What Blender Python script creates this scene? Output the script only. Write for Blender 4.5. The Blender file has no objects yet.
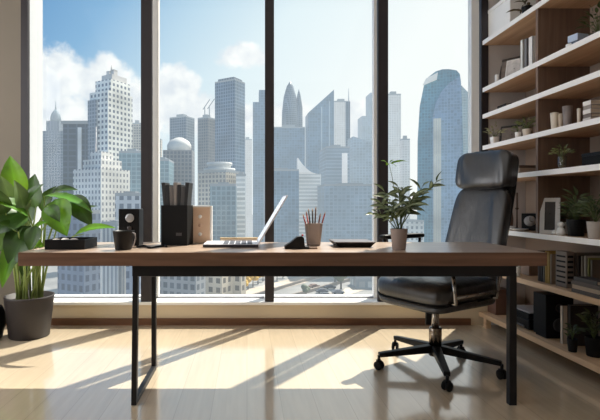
import bpy, math, random
from math import sin, cos, pi, radians as R
from mathutils import Vector as V, Matrix

S = bpy.context.scene
COL = S.collection
F, PX, PY, CZ = 453.0, 247.0, 204.0, 0.988

def X(px, d): return (px - PX) / F * d
def Z(py, d): return CZ + (PY - py) / F * d
def P(px, py, d): return V((X(px, d), d, Z(py, d)))

def lin(c):
    out = []
    for v in c:
        v = v / 255.0
        out.append(v / 12.92 if v <= 0.04045 else ((v + 0.055) / 1.055) ** 2.4)
    return tuple(out) + (1.0,)

# ------------------------------------------------------------------ materials
def N(nt, typ, **kw):
    n = nt.nodes.new(typ)
    for k, v in kw.items():
        if k.startswith('i_'):
            n.inputs[k[2:].replace('_', ' ')].default_value = v
        else:
            setattr(n, k, v)
    return n

def math_(nt, op, a, b=None, c=None, clamp=False):
    n = nt.nodes.new('ShaderNodeMath'); n.operation = op; n.use_clamp = clamp
    for i, x in enumerate((a, b, c)):
        if x is None: continue
        if isinstance(x, (int, float)): n.inputs[i].default_value = x
        else: nt.links.new(x, n.inputs[i])
    return n.outputs[0]

def mixc(nt, fac, a, b, blend='MIX'):
    n = nt.nodes.new('ShaderNodeMix'); n.data_type = 'RGBA'; n.blend_type = blend
    for i, x in ((0, fac), (6, a), (7, b)):
        if isinstance(x, (int, float)): n.inputs[i].default_value = x
        elif isinstance(x, tuple): n.inputs[i].default_value = x
        else: nt.links.new(x, n.inputs[i])
    return n.outputs[2]

def newmat(name):
    m = bpy.data.materials.new(name); m.use_nodes = True
    nt = m.node_tree; nt.nodes.clear()
    out = nt.nodes.new('ShaderNodeOutputMaterial')
    return m, nt, out

CACHE = {}
def mat(name, rgb, rough=.5, metal=0., var=.12, scale=14., bump=0., spec=.5, coat=0.):
    if name in CACHE: return CACHE[name]
    m, nt, out = newmat(name)
    b = N(nt, 'ShaderNodeBsdfPrincipled')
    tc = N(nt, 'ShaderNodeTexCoord')
    no = N(nt, 'ShaderNodeTexNoise'); no.inputs['Scale'].default_value = scale; no.inputs['Detail'].default_value = 3
    nt.links.new(tc.outputs['Object'], no.inputs['Vector'])
    c = lin(rgb)
    lo = tuple(x * (1 - var) for x in c[:3]) + (1,)
    hi = tuple(min(1, x * (1 + var)) for x in c[:3]) + (1,)
    nt.links.new(mixc(nt, no.outputs[0], lo, hi), b.inputs['Base Color'])
    b.inputs['Roughness'].default_value = rough
    b.inputs['Metallic'].default_value = metal
    b.inputs['Specular IOR Level'].default_value = spec
    b.inputs['Coat Weight'].default_value = coat
    if bump:
        bp = N(nt, 'ShaderNodeBump'); bp.inputs['Strength'].default_value = bump; bp.inputs['Distance'].default_value = .01
        nt.links.new(no.outputs[0], bp.inputs['Height']); nt.links.new(bp.outputs[0], b.inputs['Normal'])
    nt.links.new(b.outputs[0], out.inputs[0])
    CACHE[name] = m
    return m

def wood(name, dark, light, rough=.35, axis='X', scale=3., coat=0.):
    if name in CACHE: return CACHE[name]
    m, nt, out = newmat(name)
    b = N(nt, 'ShaderNodeBsdfPrincipled'); tc = N(nt, 'ShaderNodeTexCoord')
    mp = N(nt, 'ShaderNodeMapping')
    mp.inputs['Scale'].default_value = {'X': (.6, 9, 9), 'Y': (9, .6, 9), 'Z': (9, 9, .6)}[axis]
    nt.links.new(tc.outputs['Object'], mp.inputs[0])
    no = N(nt, 'ShaderNodeTexNoise'); no.inputs['Scale'].default_value = scale; no.inputs['Detail'].default_value = 6; no.inputs['Distortion'].default_value = .6
    nt.links.new(mp.outputs[0], no.inputs['Vector'])
    rp = N(nt, 'ShaderNodeMapRange'); rp.inputs[1].default_value = .3; rp.inputs[2].default_value = .7
    nt.links.new(no.outputs[0], rp.inputs[0])
    nt.links.new(mixc(nt, rp.outputs[0], lin(dark), lin(light)), b.inputs['Base Color'])
    b.inputs['Roughness'].default_value = rough
    b.inputs['Coat Weight'].default_value = coat; b.inputs['Coat Roughness'].default_value = .27; b.inputs['Coat IOR'].default_value = 1.6
    nt.links.new(b.outputs[0], out.inputs[0]); CACHE[name] = m
    return m

def leafmat(name, dark, light, trans=.45, stripe=None):
    if name in CACHE: return CACHE[name]
    m, nt, out = newmat(name)
    b = N(nt, 'ShaderNodeBsdfPrincipled'); tc = N(nt, 'ShaderNodeTexCoord')
    no = N(nt, 'ShaderNodeTexNoise'); no.inputs['Scale'].default_value = 9.; no.inputs['Detail'].default_value = 2
    nt.links.new(tc.outputs['Object'], no.inputs['Vector'])
    rp = N(nt, 'ShaderNodeMapRange'); rp.inputs[1].default_value = .35; rp.inputs[2].default_value = .65
    nt.links.new(no.outputs[0], rp.inputs[0])
    col = mixc(nt, rp.outputs[0], lin(dark), lin(light))
    at = N(nt, 'ShaderNodeAttribute'); at.attribute_name = 'rib'
    if stripe:
        col = mixc(nt, at.outputs['Fac'], lin(stripe), col)
    else:
        f = math_(nt, 'POWER', at.outputs['Fac'], .3)
        col = mixc(nt, f, tuple(min(1, x * 1.8) for x in lin(light)[:3]) + (1,), col)
    nt.links.new(col, b.inputs['Base Color']); b.inputs['Roughness'].default_value = .38
    tr = N(nt, 'ShaderNodeBsdfTranslucent')
    nt.links.new(mixc(nt, .5 if name == 'broad_leaf' else .15, col, lin((170, 205, 50)), 'MIX'), tr.inputs[0])
    mx = N(nt, 'ShaderNodeMixShader'); mx.inputs[0].default_value = trans
    nt.links.new(b.outputs[0], mx.inputs[1]); nt.links.new(tr.outputs[0], mx.inputs[2])
    nt.links.new(mx.outputs[0], out.inputs[0]); CACHE[name] = m
    return m

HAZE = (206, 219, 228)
def facade(name, wall, glass, w=4., h=3.4, mortar=.35, rough=.35, haze=1., tint=HAZE, vertical=False):
    """grid of windows on a far facade, with haze painted in as a glow that grows along world Y"""
    if name in CACHE: return CACHE[name]
    m, nt, out = newmat(name)
    b = N(nt, 'ShaderNodeBsdfPrincipled'); tc = N(nt, 'ShaderNodeTexCoord')
    sp = N(nt, 'ShaderNodeSeparateXYZ'); nt.links.new(tc.outputs['Object'], sp.inputs[0])
    u = math_(nt, 'ADD', sp.outputs[0], sp.outputs[1])
    cb = N(nt, 'ShaderNodeCombineXYZ'); nt.links.new(u, cb.inputs[0]); nt.links.new(sp.outputs[2], cb.inputs[1])
    br = N(nt, 'ShaderNodeTexBrick'); br.offset = 0.; br.squash = 1.
    nt.links.new(cb.outputs[0], br.inputs['Vector'])
    g = lin(glass)
    br.inputs['Color1'].default_value = g
    br.inputs['Color2'].default_value = tuple(x * .62 for x in g[:3]) + (1,)
    br.inputs['Mortar'].default_value = lin(wall)
    br.inputs['Scale'].default_value = 1.; br.inputs['Brick Width'].default_value = w; br.inputs['Row Height'].default_value = h
    br.inputs['Mortar Size'].default_value = mortar * h * .5; br.inputs['Mortar Smooth'].default_value = .15
    no = N(nt, 'ShaderNodeTexNoise'); no.inputs['Scale'].default_value = .06; no.inputs['Detail'].default_value = 4
    nt.links.new(tc.outputs['Object'], no.inputs['Vector'])
    f = N(nt, 'ShaderNodeMapRange'); f.inputs[1].default_value = .3; f.inputs[2].default_value = .7; f.inputs[3].default_value = .66; f.inputs[4].default_value = 1.3
    nt.links.new(no.outputs[0], f.inputs[0])
    vm = N(nt, 'ShaderNodeVectorMath'); vm.operation = 'SCALE'
    nt.links.new(br.outputs['Color'], vm.inputs[0]); nt.links.new(f.outputs[0], vm.inputs['Scale'])
    nt.links.new(vm.outputs[0], b.inputs['Base Color']); b.inputs['Roughness'].default_value = rough
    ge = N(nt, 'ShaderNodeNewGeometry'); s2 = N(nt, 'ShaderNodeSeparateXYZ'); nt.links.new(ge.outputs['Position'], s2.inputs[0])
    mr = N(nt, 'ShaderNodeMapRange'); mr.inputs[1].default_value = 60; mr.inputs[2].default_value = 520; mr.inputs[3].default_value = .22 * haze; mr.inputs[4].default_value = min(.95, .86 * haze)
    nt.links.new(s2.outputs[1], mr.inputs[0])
    em = N(nt, 'ShaderNodeEmission'); em.inputs[0].default_value = lin(tint); em.inputs[1].default_value = .92  # haze put into the material as emission
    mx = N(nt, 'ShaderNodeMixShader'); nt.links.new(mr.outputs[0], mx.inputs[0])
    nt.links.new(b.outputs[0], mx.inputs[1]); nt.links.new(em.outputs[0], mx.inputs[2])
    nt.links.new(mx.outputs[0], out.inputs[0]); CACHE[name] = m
    return m

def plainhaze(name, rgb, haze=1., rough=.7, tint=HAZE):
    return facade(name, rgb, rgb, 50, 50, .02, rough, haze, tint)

# ------------------------------------------------------------------ mesh builder
class MB:
    def __init__(s): s.v = []; s.f = []; s.m = []; s.sm = []; s.rib = {}; s.T = None
    def vert(s, p):
        p = V(p)
        if s.T is not None: p = s.T @ p
        s.v.append(p); return len(s.v) - 1
    def face(s, idx, m=0, sm=False): s.f.append(list(idx)); s.m.append(m); s.sm.append(sm)
    def box(s, x0, x1, y0, y1, z0, z1, m=0):
        a = [s.vert(p) for p in ((x0,y0,z0),(x1,y0,z0),(x1,y1,z0),(x0,y1,z0),(x0,y0,z1),(x1,y0,z1),(x1,y1,z1),(x0,y1,z1))]
        for q in ((0,3,2,1),(4,5,6,7),(0,1,5,4),(1,2,6,5),(2,3,7,6),(3,0,4,7)): s.face([a[i] for i in q], m)
        return s
    def prism(s, poly, z0, z1, m=0, top=None, sm=False):
        """poly: list of (x,y); top: optional list of (x,y) or z per vertex function"""
        n = len(poly)
        lo = [s.vert((x, y, z0)) for x, y in poly]
        tp = top or poly
        hi = [s.vert((x, y, z1(x, y) if callable(z1) else z1)) for x, y in tp]
        s.face(lo[::-1], m); s.face(hi, m)
        for i in range(n):
            j = (i + 1) % n; s.face((lo[i], lo[j], hi[j], hi[i]), m, sm)
        return s
    def sideprism(s, prof, y0, y1, m=0):
        """prof: (x,z) polygon extruded along y"""
        n = len(prof)
        a = [s.vert((x, y0, z)) for x, z in prof]; b = [s.vert((x, y1, z)) for x, z in prof]
        s.face(a, m); s.face(b[::-1], m)
        for i in range(n):
            j = (i + 1) % n; s.face((a[j], a[i], b[i], b[j]), m)
        return s
    def bar(s, p, q, w, h, m=0, up=(0,0,1), w2=None, h2=None):
        p, q = V(p), V(q); d = (q - p).normalized(); u = V(up)
        if abs(d.dot(u)) > .98: u = V((0, 1, 0))
        r = d.cross(u).normalized(); u = r.cross(d).normalized()
        w2 = w if w2 is None else w2; h2 = h if h2 is None else h2
        a = []
        for c, ww, hh in ((p, w, h), (q, w2, h2)):
            for sx, sz in ((-1,-1),(1,-1),(1,1),(-1,1)): a.append(s.vert(c + r * (sx * ww / 2) + u * (sz * hh / 2)))
        for k in ((3,2,1,0),(4,5,6,7),(0,1,5,4),(1,2,6,5),(2,3,7,6),(3,0,4,7)): s.face([a[i] for i in k], m)
        return s
    def tube(s, pts, r, seg=8, m=0, cap=True):
        pts = [V(p) for p in pts]; n = len(pts)
        if not isinstance(r, (list, tuple)): r = [r] * n
        rings = []
        ref = None
        for i, p in enumerate(pts):
            d = (pts[min(i+1, n-1)] - pts[max(i-1, 0)]).normalized()
            if ref is None:
                ref = d.orthogonal().normalized()
            ref = (ref - d * ref.dot(d)).normalized(); b = d.cross(ref)
            rings.append([s.vert(p + (ref * cos(2*pi*k/seg) + b * sin(2*pi*k/seg)) * r[i]) for k in range(seg)])
        for a, b in zip(rings, rings[1:]):
            for k in range(seg):
                s.face((a[k], a[(k+1)%seg], b[(k+1)%seg], b[k]), m, True)
        if cap: s.face(rings[0][::-1], m); s.face(rings[-1], m)
        return s
    def lathe(s, prof, seg=20, cx=0, cy=0, m=0, cap=True, sq=None):
        rings = []
        for r, z in prof:
            ring = []
            for k in range(seg):
                a = 2 * pi * k / seg; x, y = cos(a), sin(a)
                if sq:
                    t = (abs(x) ** sq + abs(y) ** sq) ** (-1 / sq); x *= t; y *= t
                ring.append(s.vert((cx + r * x, cy + r * y, z)))
            rings.append(ring)
        for a, b in zip(rings, rings[1:]):
            for k in range(seg): s.face((a[k], a[(k+1)%seg], b[(k+1)%seg], b[k]), m, True)
        if cap: s.face(rings[0][::-1], m); s.face(rings[-1], m)
        return s
    def sell(s, c, a, e1=.4, e2=.4, nu=28, nv=16, fn=None, m=0):
        """superellipsoid cushion with an optional deformation"""
        sp = lambda t, e: math.copysign(abs(t) ** e, t)
        rows = []
        for j in range(nv + 1):
            ph = -pi/2 + pi * j / nv; row = []
            for i in range(nu):
                th = 2 * pi * i / nu
                p = V((a[0]*sp(cos(ph), e1)*sp(cos(th), e2), a[1]*sp(cos(ph), e1)*sp(sin(th), e2), a[2]*sp(sin(ph), e1)))
                if fn: p = fn(p)
                row.append(s.vert(V(c) + p))
            rows.append(row)
        for a_, b_ in zip(rows, rows[1:]):
            for i in range(nu): s.face((a_[i], a_[(i+1)%nu], b_[(i+1)%nu], b_[i]), m, True)
        return s
    def leaf(s, base, tip, w, n=(0,-1,.4), bend=.1, fold=.18, seg=8, m=0, shape=.75):
        base, tip = V(base), V(tip); d = tip - base; L = d.length; dn = d.normalized(); n = V(n)
        n = n - dn * n.dot(dn)
        n = n.normalized() if n.length > 1e-4 else dn.orthogonal().normalized()
        sd = dn.cross(n)
        rows = []
        for i in range(seg + 1):
            t = i / seg
            c = base + d * t + n * (bend * L * 4 * t * (1 - t))
            ww = w * max(.015, sin(pi * min(1, t ** shape))) ** .85
            row = []
            for j, q in enumerate((-1, -.5, 0, .5, 1)):
                k = s.vert(c + sd * (q * ww / 2) + n * (fold * abs(q) * ww - .03 * ww * (i % 2) * (abs(q) > .6)))
                s.rib[k] = abs(q); row.append(k)
            rows.append(row)
        for a, b in zip(rows, rows[1:]):
            for j in range(4): s.face((a[j], a[j+1], b[j+1], b[j]), m, True)
        return s
    def build(s, name, mats, parent=None, bevel=0, loc=None, seg=2, subsurf=0):
        me = bpy.data.meshes.new(name)
        me.from_pydata([tuple(p) for p in s.v], [], s.f)
        for mt in (mats if isinstance(mats, (list, tuple)) else [mats]): me.materials.append(mt)
        me.polygons.foreach_set('material_index', s.m)
        me.polygons.foreach_set('use_smooth', s.sm)
        if s.rib:
            at = me.attributes.new('rib', 'FLOAT', 'POINT')
            for i, val in s.rib.items(): at.data[i].value = val
        me.update()
        o = bpy.data.objects.new(name, me); COL.objects.link(o)
        if parent is not None: o.parent = parent
        if loc is not None: o.location = loc
        if bevel:
            b = o.modifiers.new('bevel', 'BEVEL'); b.width = bevel; b.segments = seg; b.limit_method = 'ANGLE'; b.angle_limit = R(40)
        return o

def thing(name, label, cat, loc=(0,0,0), rotz=0., group=None):
    o = bpy.data.objects.new(name, None); COL.objects.link(o)
    o.empty_display_size = .1
    o.location = loc; o.rotation_euler = (0, 0, rotz); o['label'] = label; o['category'] = cat
    if group: o['group'] = group
    return o
def tag(o, label, cat, group=None):
    o['label'] = label; o['category'] = cat
    if group: o['group'] = group
    return o
def struct(o): o['kind'] = 'structure'; return o
def box(*a, m=0): return MB().box(*a, m=m)

# ------------------------------------------------------------------ palette
bronze = mat('dark_bronze_metal', (44, 39, 42), .5, .1)
revealm = mat('pale_reveal_paint', (204, 207, 212), .6, var=.03)
sillm = mat('white_sill', (236, 234, 230), .45, var=.03)
wallm = mat('beige_wall_paint', (160, 151, 136), .85, var=.05, scale=3)
greywall = mat('grey_wall_paint', (196, 190, 186), .85, var=.04, scale=3)
ceilm = mat('ceiling_paint', (230, 228, 224), .9, var=.02)
sillface = mat('cream_plaster', (214, 196, 166), .8, var=.05, scale=4)
skirt = wood('skirting_wood', (92, 60, 40), (124, 84, 56), .5, 'X')
steel = mat('black_steel', (20, 19, 22), .45, .2)
blackp = mat('black_plastic', (11, 11, 13), .45, spec=.25)
blackm = mat('black_matte', (11, 11, 12), .7, spec=.25)
chrome = mat('brushed_chrome', (176, 172, 168), .22, 1., var=.05)
white = mat('white_gloss', (238, 236, 232), .4, var=.03)
creamm = mat('cream_ceramic', (222, 210, 192), .5)
greyc = mat('grey_ceramic', (138, 128, 124), .6)
deskwood = wood('walnut_desk', (100, 72, 56), (132, 98, 78), .4, 'X', 3.5, 0.)
shelfwood = wood('oak_shelf', (172, 134, 102), (204, 166, 132), .5, 'Y', 3.)
panelwood = wood('brown_panel', (104, 82, 68), (126, 102, 86), .55, 'Z', 3.)
lightoak = wood('pale_oak', (196, 160, 122), (216, 182, 146), .5, 'Y', 3.)
edgem = mat('white_edge_band', (244, 240, 236), .4, var=.02)

# leather with creases
leather, nt, out = newmat('black_leather')
b_ = N(nt, 'ShaderNodeBsdfPrincipled'); b_.inputs['Base Color'].default_value = lin((15, 14, 19)); b_.inputs['Roughness'].default_value = .42; b_.inputs['Specular IOR Level'].default_value = .8; b_.inputs['Coat Weight'].default_value = .4; b_.inputs['Coat Roughness'].default_value = .26; b_.inputs['Coat IOR'].default_value = 1.7
tc_ = N(nt, 'ShaderNodeTexCoord'); n1 = N(nt, 'ShaderNodeTexNoise'); n1.inputs['Scale'].default_value = 160; nt.links.new(tc_.outputs['Object'], n1.inputs['Vector'])
mp_ = N(nt, 'ShaderNodeMapping'); mp_.inputs['Scale'].default_value = (26, 12, 2.5); nt.links.new(tc_.outputs['Object'], mp_.inputs[0])
n2 = N(nt, 'ShaderNodeTexNoise'); n2.inputs['Scale'].default_value = 1.; n2.inputs['Detail'].default_value = 2; nt.links.new(mp_.outputs[0], n2.inputs['Vector'])
h_ = math_(nt, 'ADD', math_(nt, 'MULTIPLY', n1.outputs[0], .08), n2.outputs[0])
bp_ = N(nt, 'ShaderNodeBump'); bp_.inputs['Strength'].default_value = .35; bp_.inputs['Distance'].default_value = .02
nt.links.new(h_, bp_.inputs['Height']); nt.links.new(bp_.outputs[0], b_.inputs['Normal']); nt.links.new(b_.outputs[0], out.inputs[0])

# floor: long oak boards
floorm, nt, out = newmat('oak_floor_boards')
b_ = N(nt, 'ShaderNodeBsdfPrincipled'); tc_ = N(nt, 'ShaderNodeTexCoord')
mp_ = N(nt, 'ShaderNodeMapping'); mp_.inputs['Rotation'].default_value = (0, 0, R(90)); nt.links.new(tc_.outputs['Object'], mp_.inputs[0])
br_ = N(nt, 'ShaderNodeTexBrick'); br_.offset = .37; nt.links.new(mp_.outputs[0], br_.inputs['Vector'])
br_.inputs['Color1'].default_value = lin((200, 183, 158)); br_.inputs['Color2'].default_value = lin((194, 177, 152)); br_.inputs['Mortar'].default_value = lin((176, 160, 138))
br_.inputs['Scale'].default_value = 1; br_.inputs['Brick Width'].default_value = 1.5; br_.inputs['Row Height'].default_value = .17; br_.inputs['Mortar Size'].default_value = .0016
mg = N(nt, 'ShaderNodeMapping'); mg.inputs['Scale'].default_value = (14, 1.0, 1); nt.links.new(tc_.outputs['Object'], mg.inputs[0])
ng = N(nt, 'ShaderNodeTexNoise'); ng.inputs['Scale'].default_value = 2.5; ng.inputs['Detail'].default_value = 6; nt.links.new(mg.outputs[0], ng.inputs['Vector'])
gr = N(nt, 'ShaderNodeMapRange'); gr.inputs[1].default_value = .3; gr.inputs[2].default_value = .7; gr.inputs[3].default_value = .92; gr.inputs[4].default_value = 1.04
nt.links.new(ng.outputs[0], gr.inputs[0])
vm_ = N(nt, 'ShaderNodeVectorMath'); vm_.operation = 'SCALE'; nt.links.new(br_.outputs['Color'], vm_.inputs[0]); nt.links.new(gr.outputs[0], vm_.inputs['Scale'])
nt.links.new(vm_.outputs[0], b_.inputs['Base Color']); b_.inputs['Roughness'].default_value = .26; b_.inputs['Coat Weight'].default_value = 1.; b_.inputs['Coat Roughness'].default_value = .09; b_.inputs['Coat IOR'].default_value = 2.1
nt.links.new(b_.outputs[0], out.inputs[0])

# glass pane
glassm, nt, out = newmat('window_glass')
t_ = N(nt, 'ShaderNodeBsdfTransparent'); t_.inputs[0].default_value = (.97, .985, .98, 1)
g_ = N(nt, 'ShaderNodeBsdfGlossy'); g_.inputs['Roughness'].default_value = .02; g_.inputs[0].default_value = (1, 1, 1, 1)
mx_ = N(nt, 'ShaderNodeMixShader'); mx_.inputs[0].default_value = .008
nt.links.new(t_.outputs[0], mx_.inputs[1]); nt.links.new(g_.outputs[0], mx_.inputs[2]); nt.links.new(mx_.outputs[0], out.inputs[0])

clearm, nt, out = newmat('clear_glass')
t_ = N(nt, 'ShaderNodeBsdfTransparent'); t_.inputs[0].default_value = (.86, .9, .88, 1)
g_ = N(nt, 'ShaderNodeBsdfGlossy'); g_.inputs['Roughness'].default_value = .05
mx_ = N(nt, 'ShaderNodeMixShader'); mx_.inputs[0].default_value = .15
nt.links.new(t_.outputs[0], mx_.inputs[1]); nt.links.new(g_.outputs[0], mx_.inputs[2]); nt.links.new(mx_.outputs[0], out.inputs[0])

# ------------------------------------------------------------------ room shell
WY = 3.7           # inner face of the window wall
GY = 3.86          # plane of the glass
CEIL = 4.2
XL, XR, YB = -3.0, 2.30, -2.2
struct(box(XL - .1, XR + .1, YB, WY + .3, -.1, 0).build('floor', floorm))
struct(box(XL - .1, XR + .1, YB, WY + .3, CEIL, CEIL + .1).build('ceiling', ceilm))
struct(box(XL - .1, XL, YB, WY + .3, 0, CEIL).build('wall_left', wallm))
struct(box(XR, XR + .1, YB, WY + .3, 0, CEIL).build('wall_right', greywall))
struct(box(XL - .1, XR + .1, YB - .1, YB, 0, CEIL).build('wall_back', wallm))
fx0 = X(21, WY)
struct(box(XL, fx0, WY, WY + .28, 0, CEIL).build('wall_front', mat('shaded_wall_paint', (124, 115, 102), .85, var=.05, scale=3)))  # darker copy of the wall paint; backlit shade is in its colour
struct(box(X(488, WY), XR, WY, WY + .28, 0, CEIL).build('wall_front_end', greywall))
struct(box(fx0, X(488, WY), WY, WY + .27, .0, .165).build('wall_below_window', sillface))
struct(box(fx0, X(488, WY), WY - .02, WY + .30, .165, .19).build('trim_1', sillm, bevel=.004))
struct(box(XL, X(470, WY), WY - .016, WY - .0005, 0, .056).build('baseboard_front', skirt))
mull = [(21, 28), (141, 152), (265, 274), (378, 388), (481, 488)]
outer = [(27, 41), (149, 158.5), (266, 273), (374, 383), (471.5, 484)]
for k in range(4):
    r = bpy.data.objects.new('window_%d' % (k + 1), None); COL.objects.link(r); struct(r)
    a, b = mull[k]; c, d = mull[k + 1]
    x0, x1 = X(b, WY), X(c, WY)
    oa, ob = outer[k]
    def post(pa, pb, oa, ob):
        mb = MB(); xa, xb = X(pa, WY), X(pb, WY)
        mb.box(xa, xb, WY - .005, WY + .03, .19, CEIL, 0)
        if pa < 30: mb.box(xa + .002, xb - .002, WY + .03, WY + .27, .19, CEIL, 1)
        else: mb.box(X(oa, 3.84), X(ob, 3.84), 3.84, 3.90, .19, CEIL, 1)  # slender post added; its white paint stands for sunlight on the mullion side
        return mb
    post(a, b, oa, ob).build('mullion', [bronze, revealm if k == 0 else white], r)
    if k == 3: post(c, d, 471.5, 484).build('mullion', [bronze, white], r)
    MB().box(x0, x1, GY, GY + .006, .2, CEIL).build('pane', glassm, r)
    MB().box(x0, x1, GY - .02, GY + .03, .19, .2).build('bottom_rail', mat('grey_rail', (150, 150, 154), .5), r)

# ------------------------------------------------------------------ desk
DX0, DX1, DY0, DY1, DZ0, DZ1 = X(18, 2.2), X(547, 2.2), 2.2, 2.80, .687, .7525
t = thing('office_desk', 'long walnut-topped desk on a black steel frame in front of the window', 'desk', (0, 0, 0))
top_ = MB().box(DX0 + .004, DX1 - .004, DY0 + .004, DY1, DZ0 + .0005, DZ1).build('desktop', wood('sunlit_desk_wood', (176, 150, 130), (206, 182, 162), .28, 'X', 3.5, .7), t)  # desk wood in a paler copy; sun on the top put into its colour
MB().box(DX0, DX1, DY0, DY0 + .0038, DZ0, DZ1 - .0004).box(DX0, DX0 + .0038, DY0 + .004, DY1, DZ0, DZ1 - .0004).box(DX1 - .0038, DX1, DY0 + .004, DY1, DZ0, DZ1 - .0004).build('edge_band', deskwood, top_)  # strips added so front and sides keep the darker, shaded wood colour
mb = MB()
lx, rx = X(136, 2.235), X(511.5, 2.235)
mb.box(lx - .016, rx + .016, 2.22, 2.25, .632, DZ0)
mb.box(lx - .016, rx + .016, 2.70, 2.72, .65, DZ0)
mb.build('apron', steel, t, bevel=.003)
lrx = X(154, 2.70)
MB().bar((lx, 2.235, .65), (lx - .008, 2.235, 0), .026, .03, up=(0, 1, 0)).build('leg', steel, t, bevel=.002)
MB().bar((lrx, 2.70, .66), (lrx, 2.70, 0), .026, .03, up=(0, 1, 0)).build('leg', steel, t, bevel=.002)
MB().bar((lx - .008, 2.25, .014), (lrx, 2.69, .014), .026, .028).build('foot_bar', steel, t, bevel=.002)
MB().bar((rx, 2.235, .65), (rx, 2.235, 0), .036, .03, up=(0, 1, 0)).build('leg', steel, t, bevel=.002)
rrx = X(510.5, 2.44)
MB().bar((rrx, 2.44, DZ0), (rrx, 2.44, 0), .03, .03, up=(0, 1, 0)).build('leg', steel, t, bevel=.002)
MB().bar((rx, 2.25, .014), (rrx, 2.43, .014), .026, .028).build('foot_bar', steel, t, bevel=.002)
ZT = DZ1 + .0005

# ------------------------------------------------------------------ things on the desk
# laptop seen from its side, screen leaning to the right
silver = mat('silver_aluminium', (222, 222, 228), .35, .15, var=.03)
t = thing('laptop', 'open silver laptop seen side-on in the middle of the desk', 'laptop', (0, 0, ZT))
mb = MB(); mb.box(-.238, .062, 2.44, 2.69, .002, .016); mb.build('base', mat('dark_laptop_shell', (58, 58, 66), .4, .5), t, bevel=.003)
mb = MB(); mb.box(-.236, .056, 2.443, 2.687, .016, .0175); mb.build('palm_rest', silver, t)
mb = MB()
for i in range(5):
    for j in range(13):
        mb.box(-.13 + i * .033, -.13 + i * .033 + .027, 2.458 + j * .0172, 2.458 + j * .0172 + .014, .0175, .0195)
mb.build('keyboard', mat('grey_keys', (88, 88, 96), .5), t)
scr = mat('pale_screen', (226, 230, 238), .2, var=.02)
for n_ in scr.node_tree.nodes:
    if n_.type == 'BSDF_PRINCIPLED': n_.inputs['Emission Color'].default_value = (.85, .9, 1, 1); n_.inputs['Emission Strength'].default_value = .55
mb = MB()
p0, p1 = V((.056, 0, .018)), V((.216, 0, .284)); dn = (p1 - p0).normalized(); nn = V((dn.z, 0, -dn.x))
for q, (o0, o1), mi in ((0, (0, .008), 0),):
    mb.sideprism([(p0.x, p0.z), (p0.x + nn.x * .009, p0.z + nn.z * .009), (p1.x + nn.x * .007, p1.z + nn.z * .007), (p1.x, p1.z)], 2.44, 2.69)
lid = mb.build('lid', silver, t, bevel=.002)
a0, a1 = p0 + dn * .014 - nn * .001, p1 - dn * .008 - nn * .001
mb = MB(); mb.sideprism([(a0.x, a0.z), (a0.x + nn.x * .001, a0.z + nn.z * .001), (a1.x + nn.x * .001, a1.z + nn.z * .001), (a1.x, a1.z)], 2.448, 2.682)
mb.build('screen', scr, lid)

# book lying behind the laptop
t = thing('book', 'tan hardcover book lying flat behind the laptop', 'book', (.0, 2.77, ZT), R(2))
MB().box(-.16, .07, -.022, .018, .0, .026).build('pages', creamm, t)
mb = MB(); mb.box(-.163, .073, -.024, .02, .026, .029); mb.box(-.163, .073, .018, .021, 0, .029); mb.build('cover', mat('tan_cover', (178, 150, 104), .6), t)

# low black tray with pale stones
t = thing('desk_tray', 'low black open box at the left end of the desk holding pale stones', 'tray', (X(64.5, 2.34), 2.34, ZT))
mb = MB(); w = .103
mb.box(-w, w, 0, .2, 0, .006); mb.box(-w, w, 0, .006, .006, .05); mb.box(-w, w, .194, .2, .006, .05); mb.box(-w, -w + .006, .006, .194, .006, .05); mb.box(w - .006, w, .006, .194, .006, .05)
mb.build('tray_body', blackp, t, bevel=.0015)
for i, (px, d, r, cname, lab) in enumerate(((56, 2.42, .026, (196, 188, 182), 'pale round stone nearest the plant in the low black desk tray'),
                                           (65, 2.46, .026, (222, 216, 210), 'whitest stone in the middle of the low black desk tray'),
                                           (74, 2.40, .028, (150, 142, 140), 'larger grey stone at the right side of the low black desk tray'),
                                           (79.5, 2.46, .02, (176, 164, 156), 'small beige stone in the far right corner of the low black desk tray'))):
    mb = MB(); rnd = random.Random(i)
    mb.sell((0, 0, 0), (r, r * .8, r * .85), .9, .9, 16, 10)
    tag(mb.build('stone', mat('stone_%d' % i, cname, .7, bump=.3), loc=(X(px, d), d, ZT + .0065 + r * .85)), lab, 'stone', 'stones in the desk tray')

# black cup with a pale cord
t = thing('cup', 'small tapered black cup in front of the black speaker', 'cup', (X(123.5, 2.34), 2.34, ZT))
MB().lathe([(.040, 0), (.042, .004), (.054, .094), (.056, .098), (.052, .098), (.040, .01), (.0, .008)], 28, cap=False).build('cup_body', blackp, t)
MB().tube([(.053, -.03, .09), (.067, -.032, .084), (.070, -.034, .06), (.062, -.034, .03), (.054, -.034, .012)], .0035, 8).build('handle', mat('grey_wire', (146, 140, 138), .4, .4), t)

# black loudspeaker
t = thing('desk_speaker', 'upright black loudspeaker with a silver disc on its front', 'speaker', (X(132, 2.62), 2.55, ZT), R(-4))
MB().box(-.060, .058, 0, .085, 0, .208).build('cabinet', blackp, t, bevel=.004)
d_ = MB(); d_.T = Matrix.Translation((.006, 0, .156)) @ Matrix.Rotation(R(90), 4, 'X')
d_.lathe([(0, 0), (.024, 0), (.024, .006), (.02, .008), (.0, .005)], 24, cap=False); d_.build('driver_disc', mat('silver_disc', (196, 196, 198), .3, .5), t)
d_ = MB(); d_.T = Matrix.Translation((.004, 0, .100)) @ Matrix.Rotation(R(90), 4, 'X')
d_.lathe([(0, 0), (.012, 0), (.012, .005), (.006, .009), (0, .007)], 18, cap=False); d_.build('knob', mat('dark_disc', (92, 88, 88), .3, .6), t)

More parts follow.
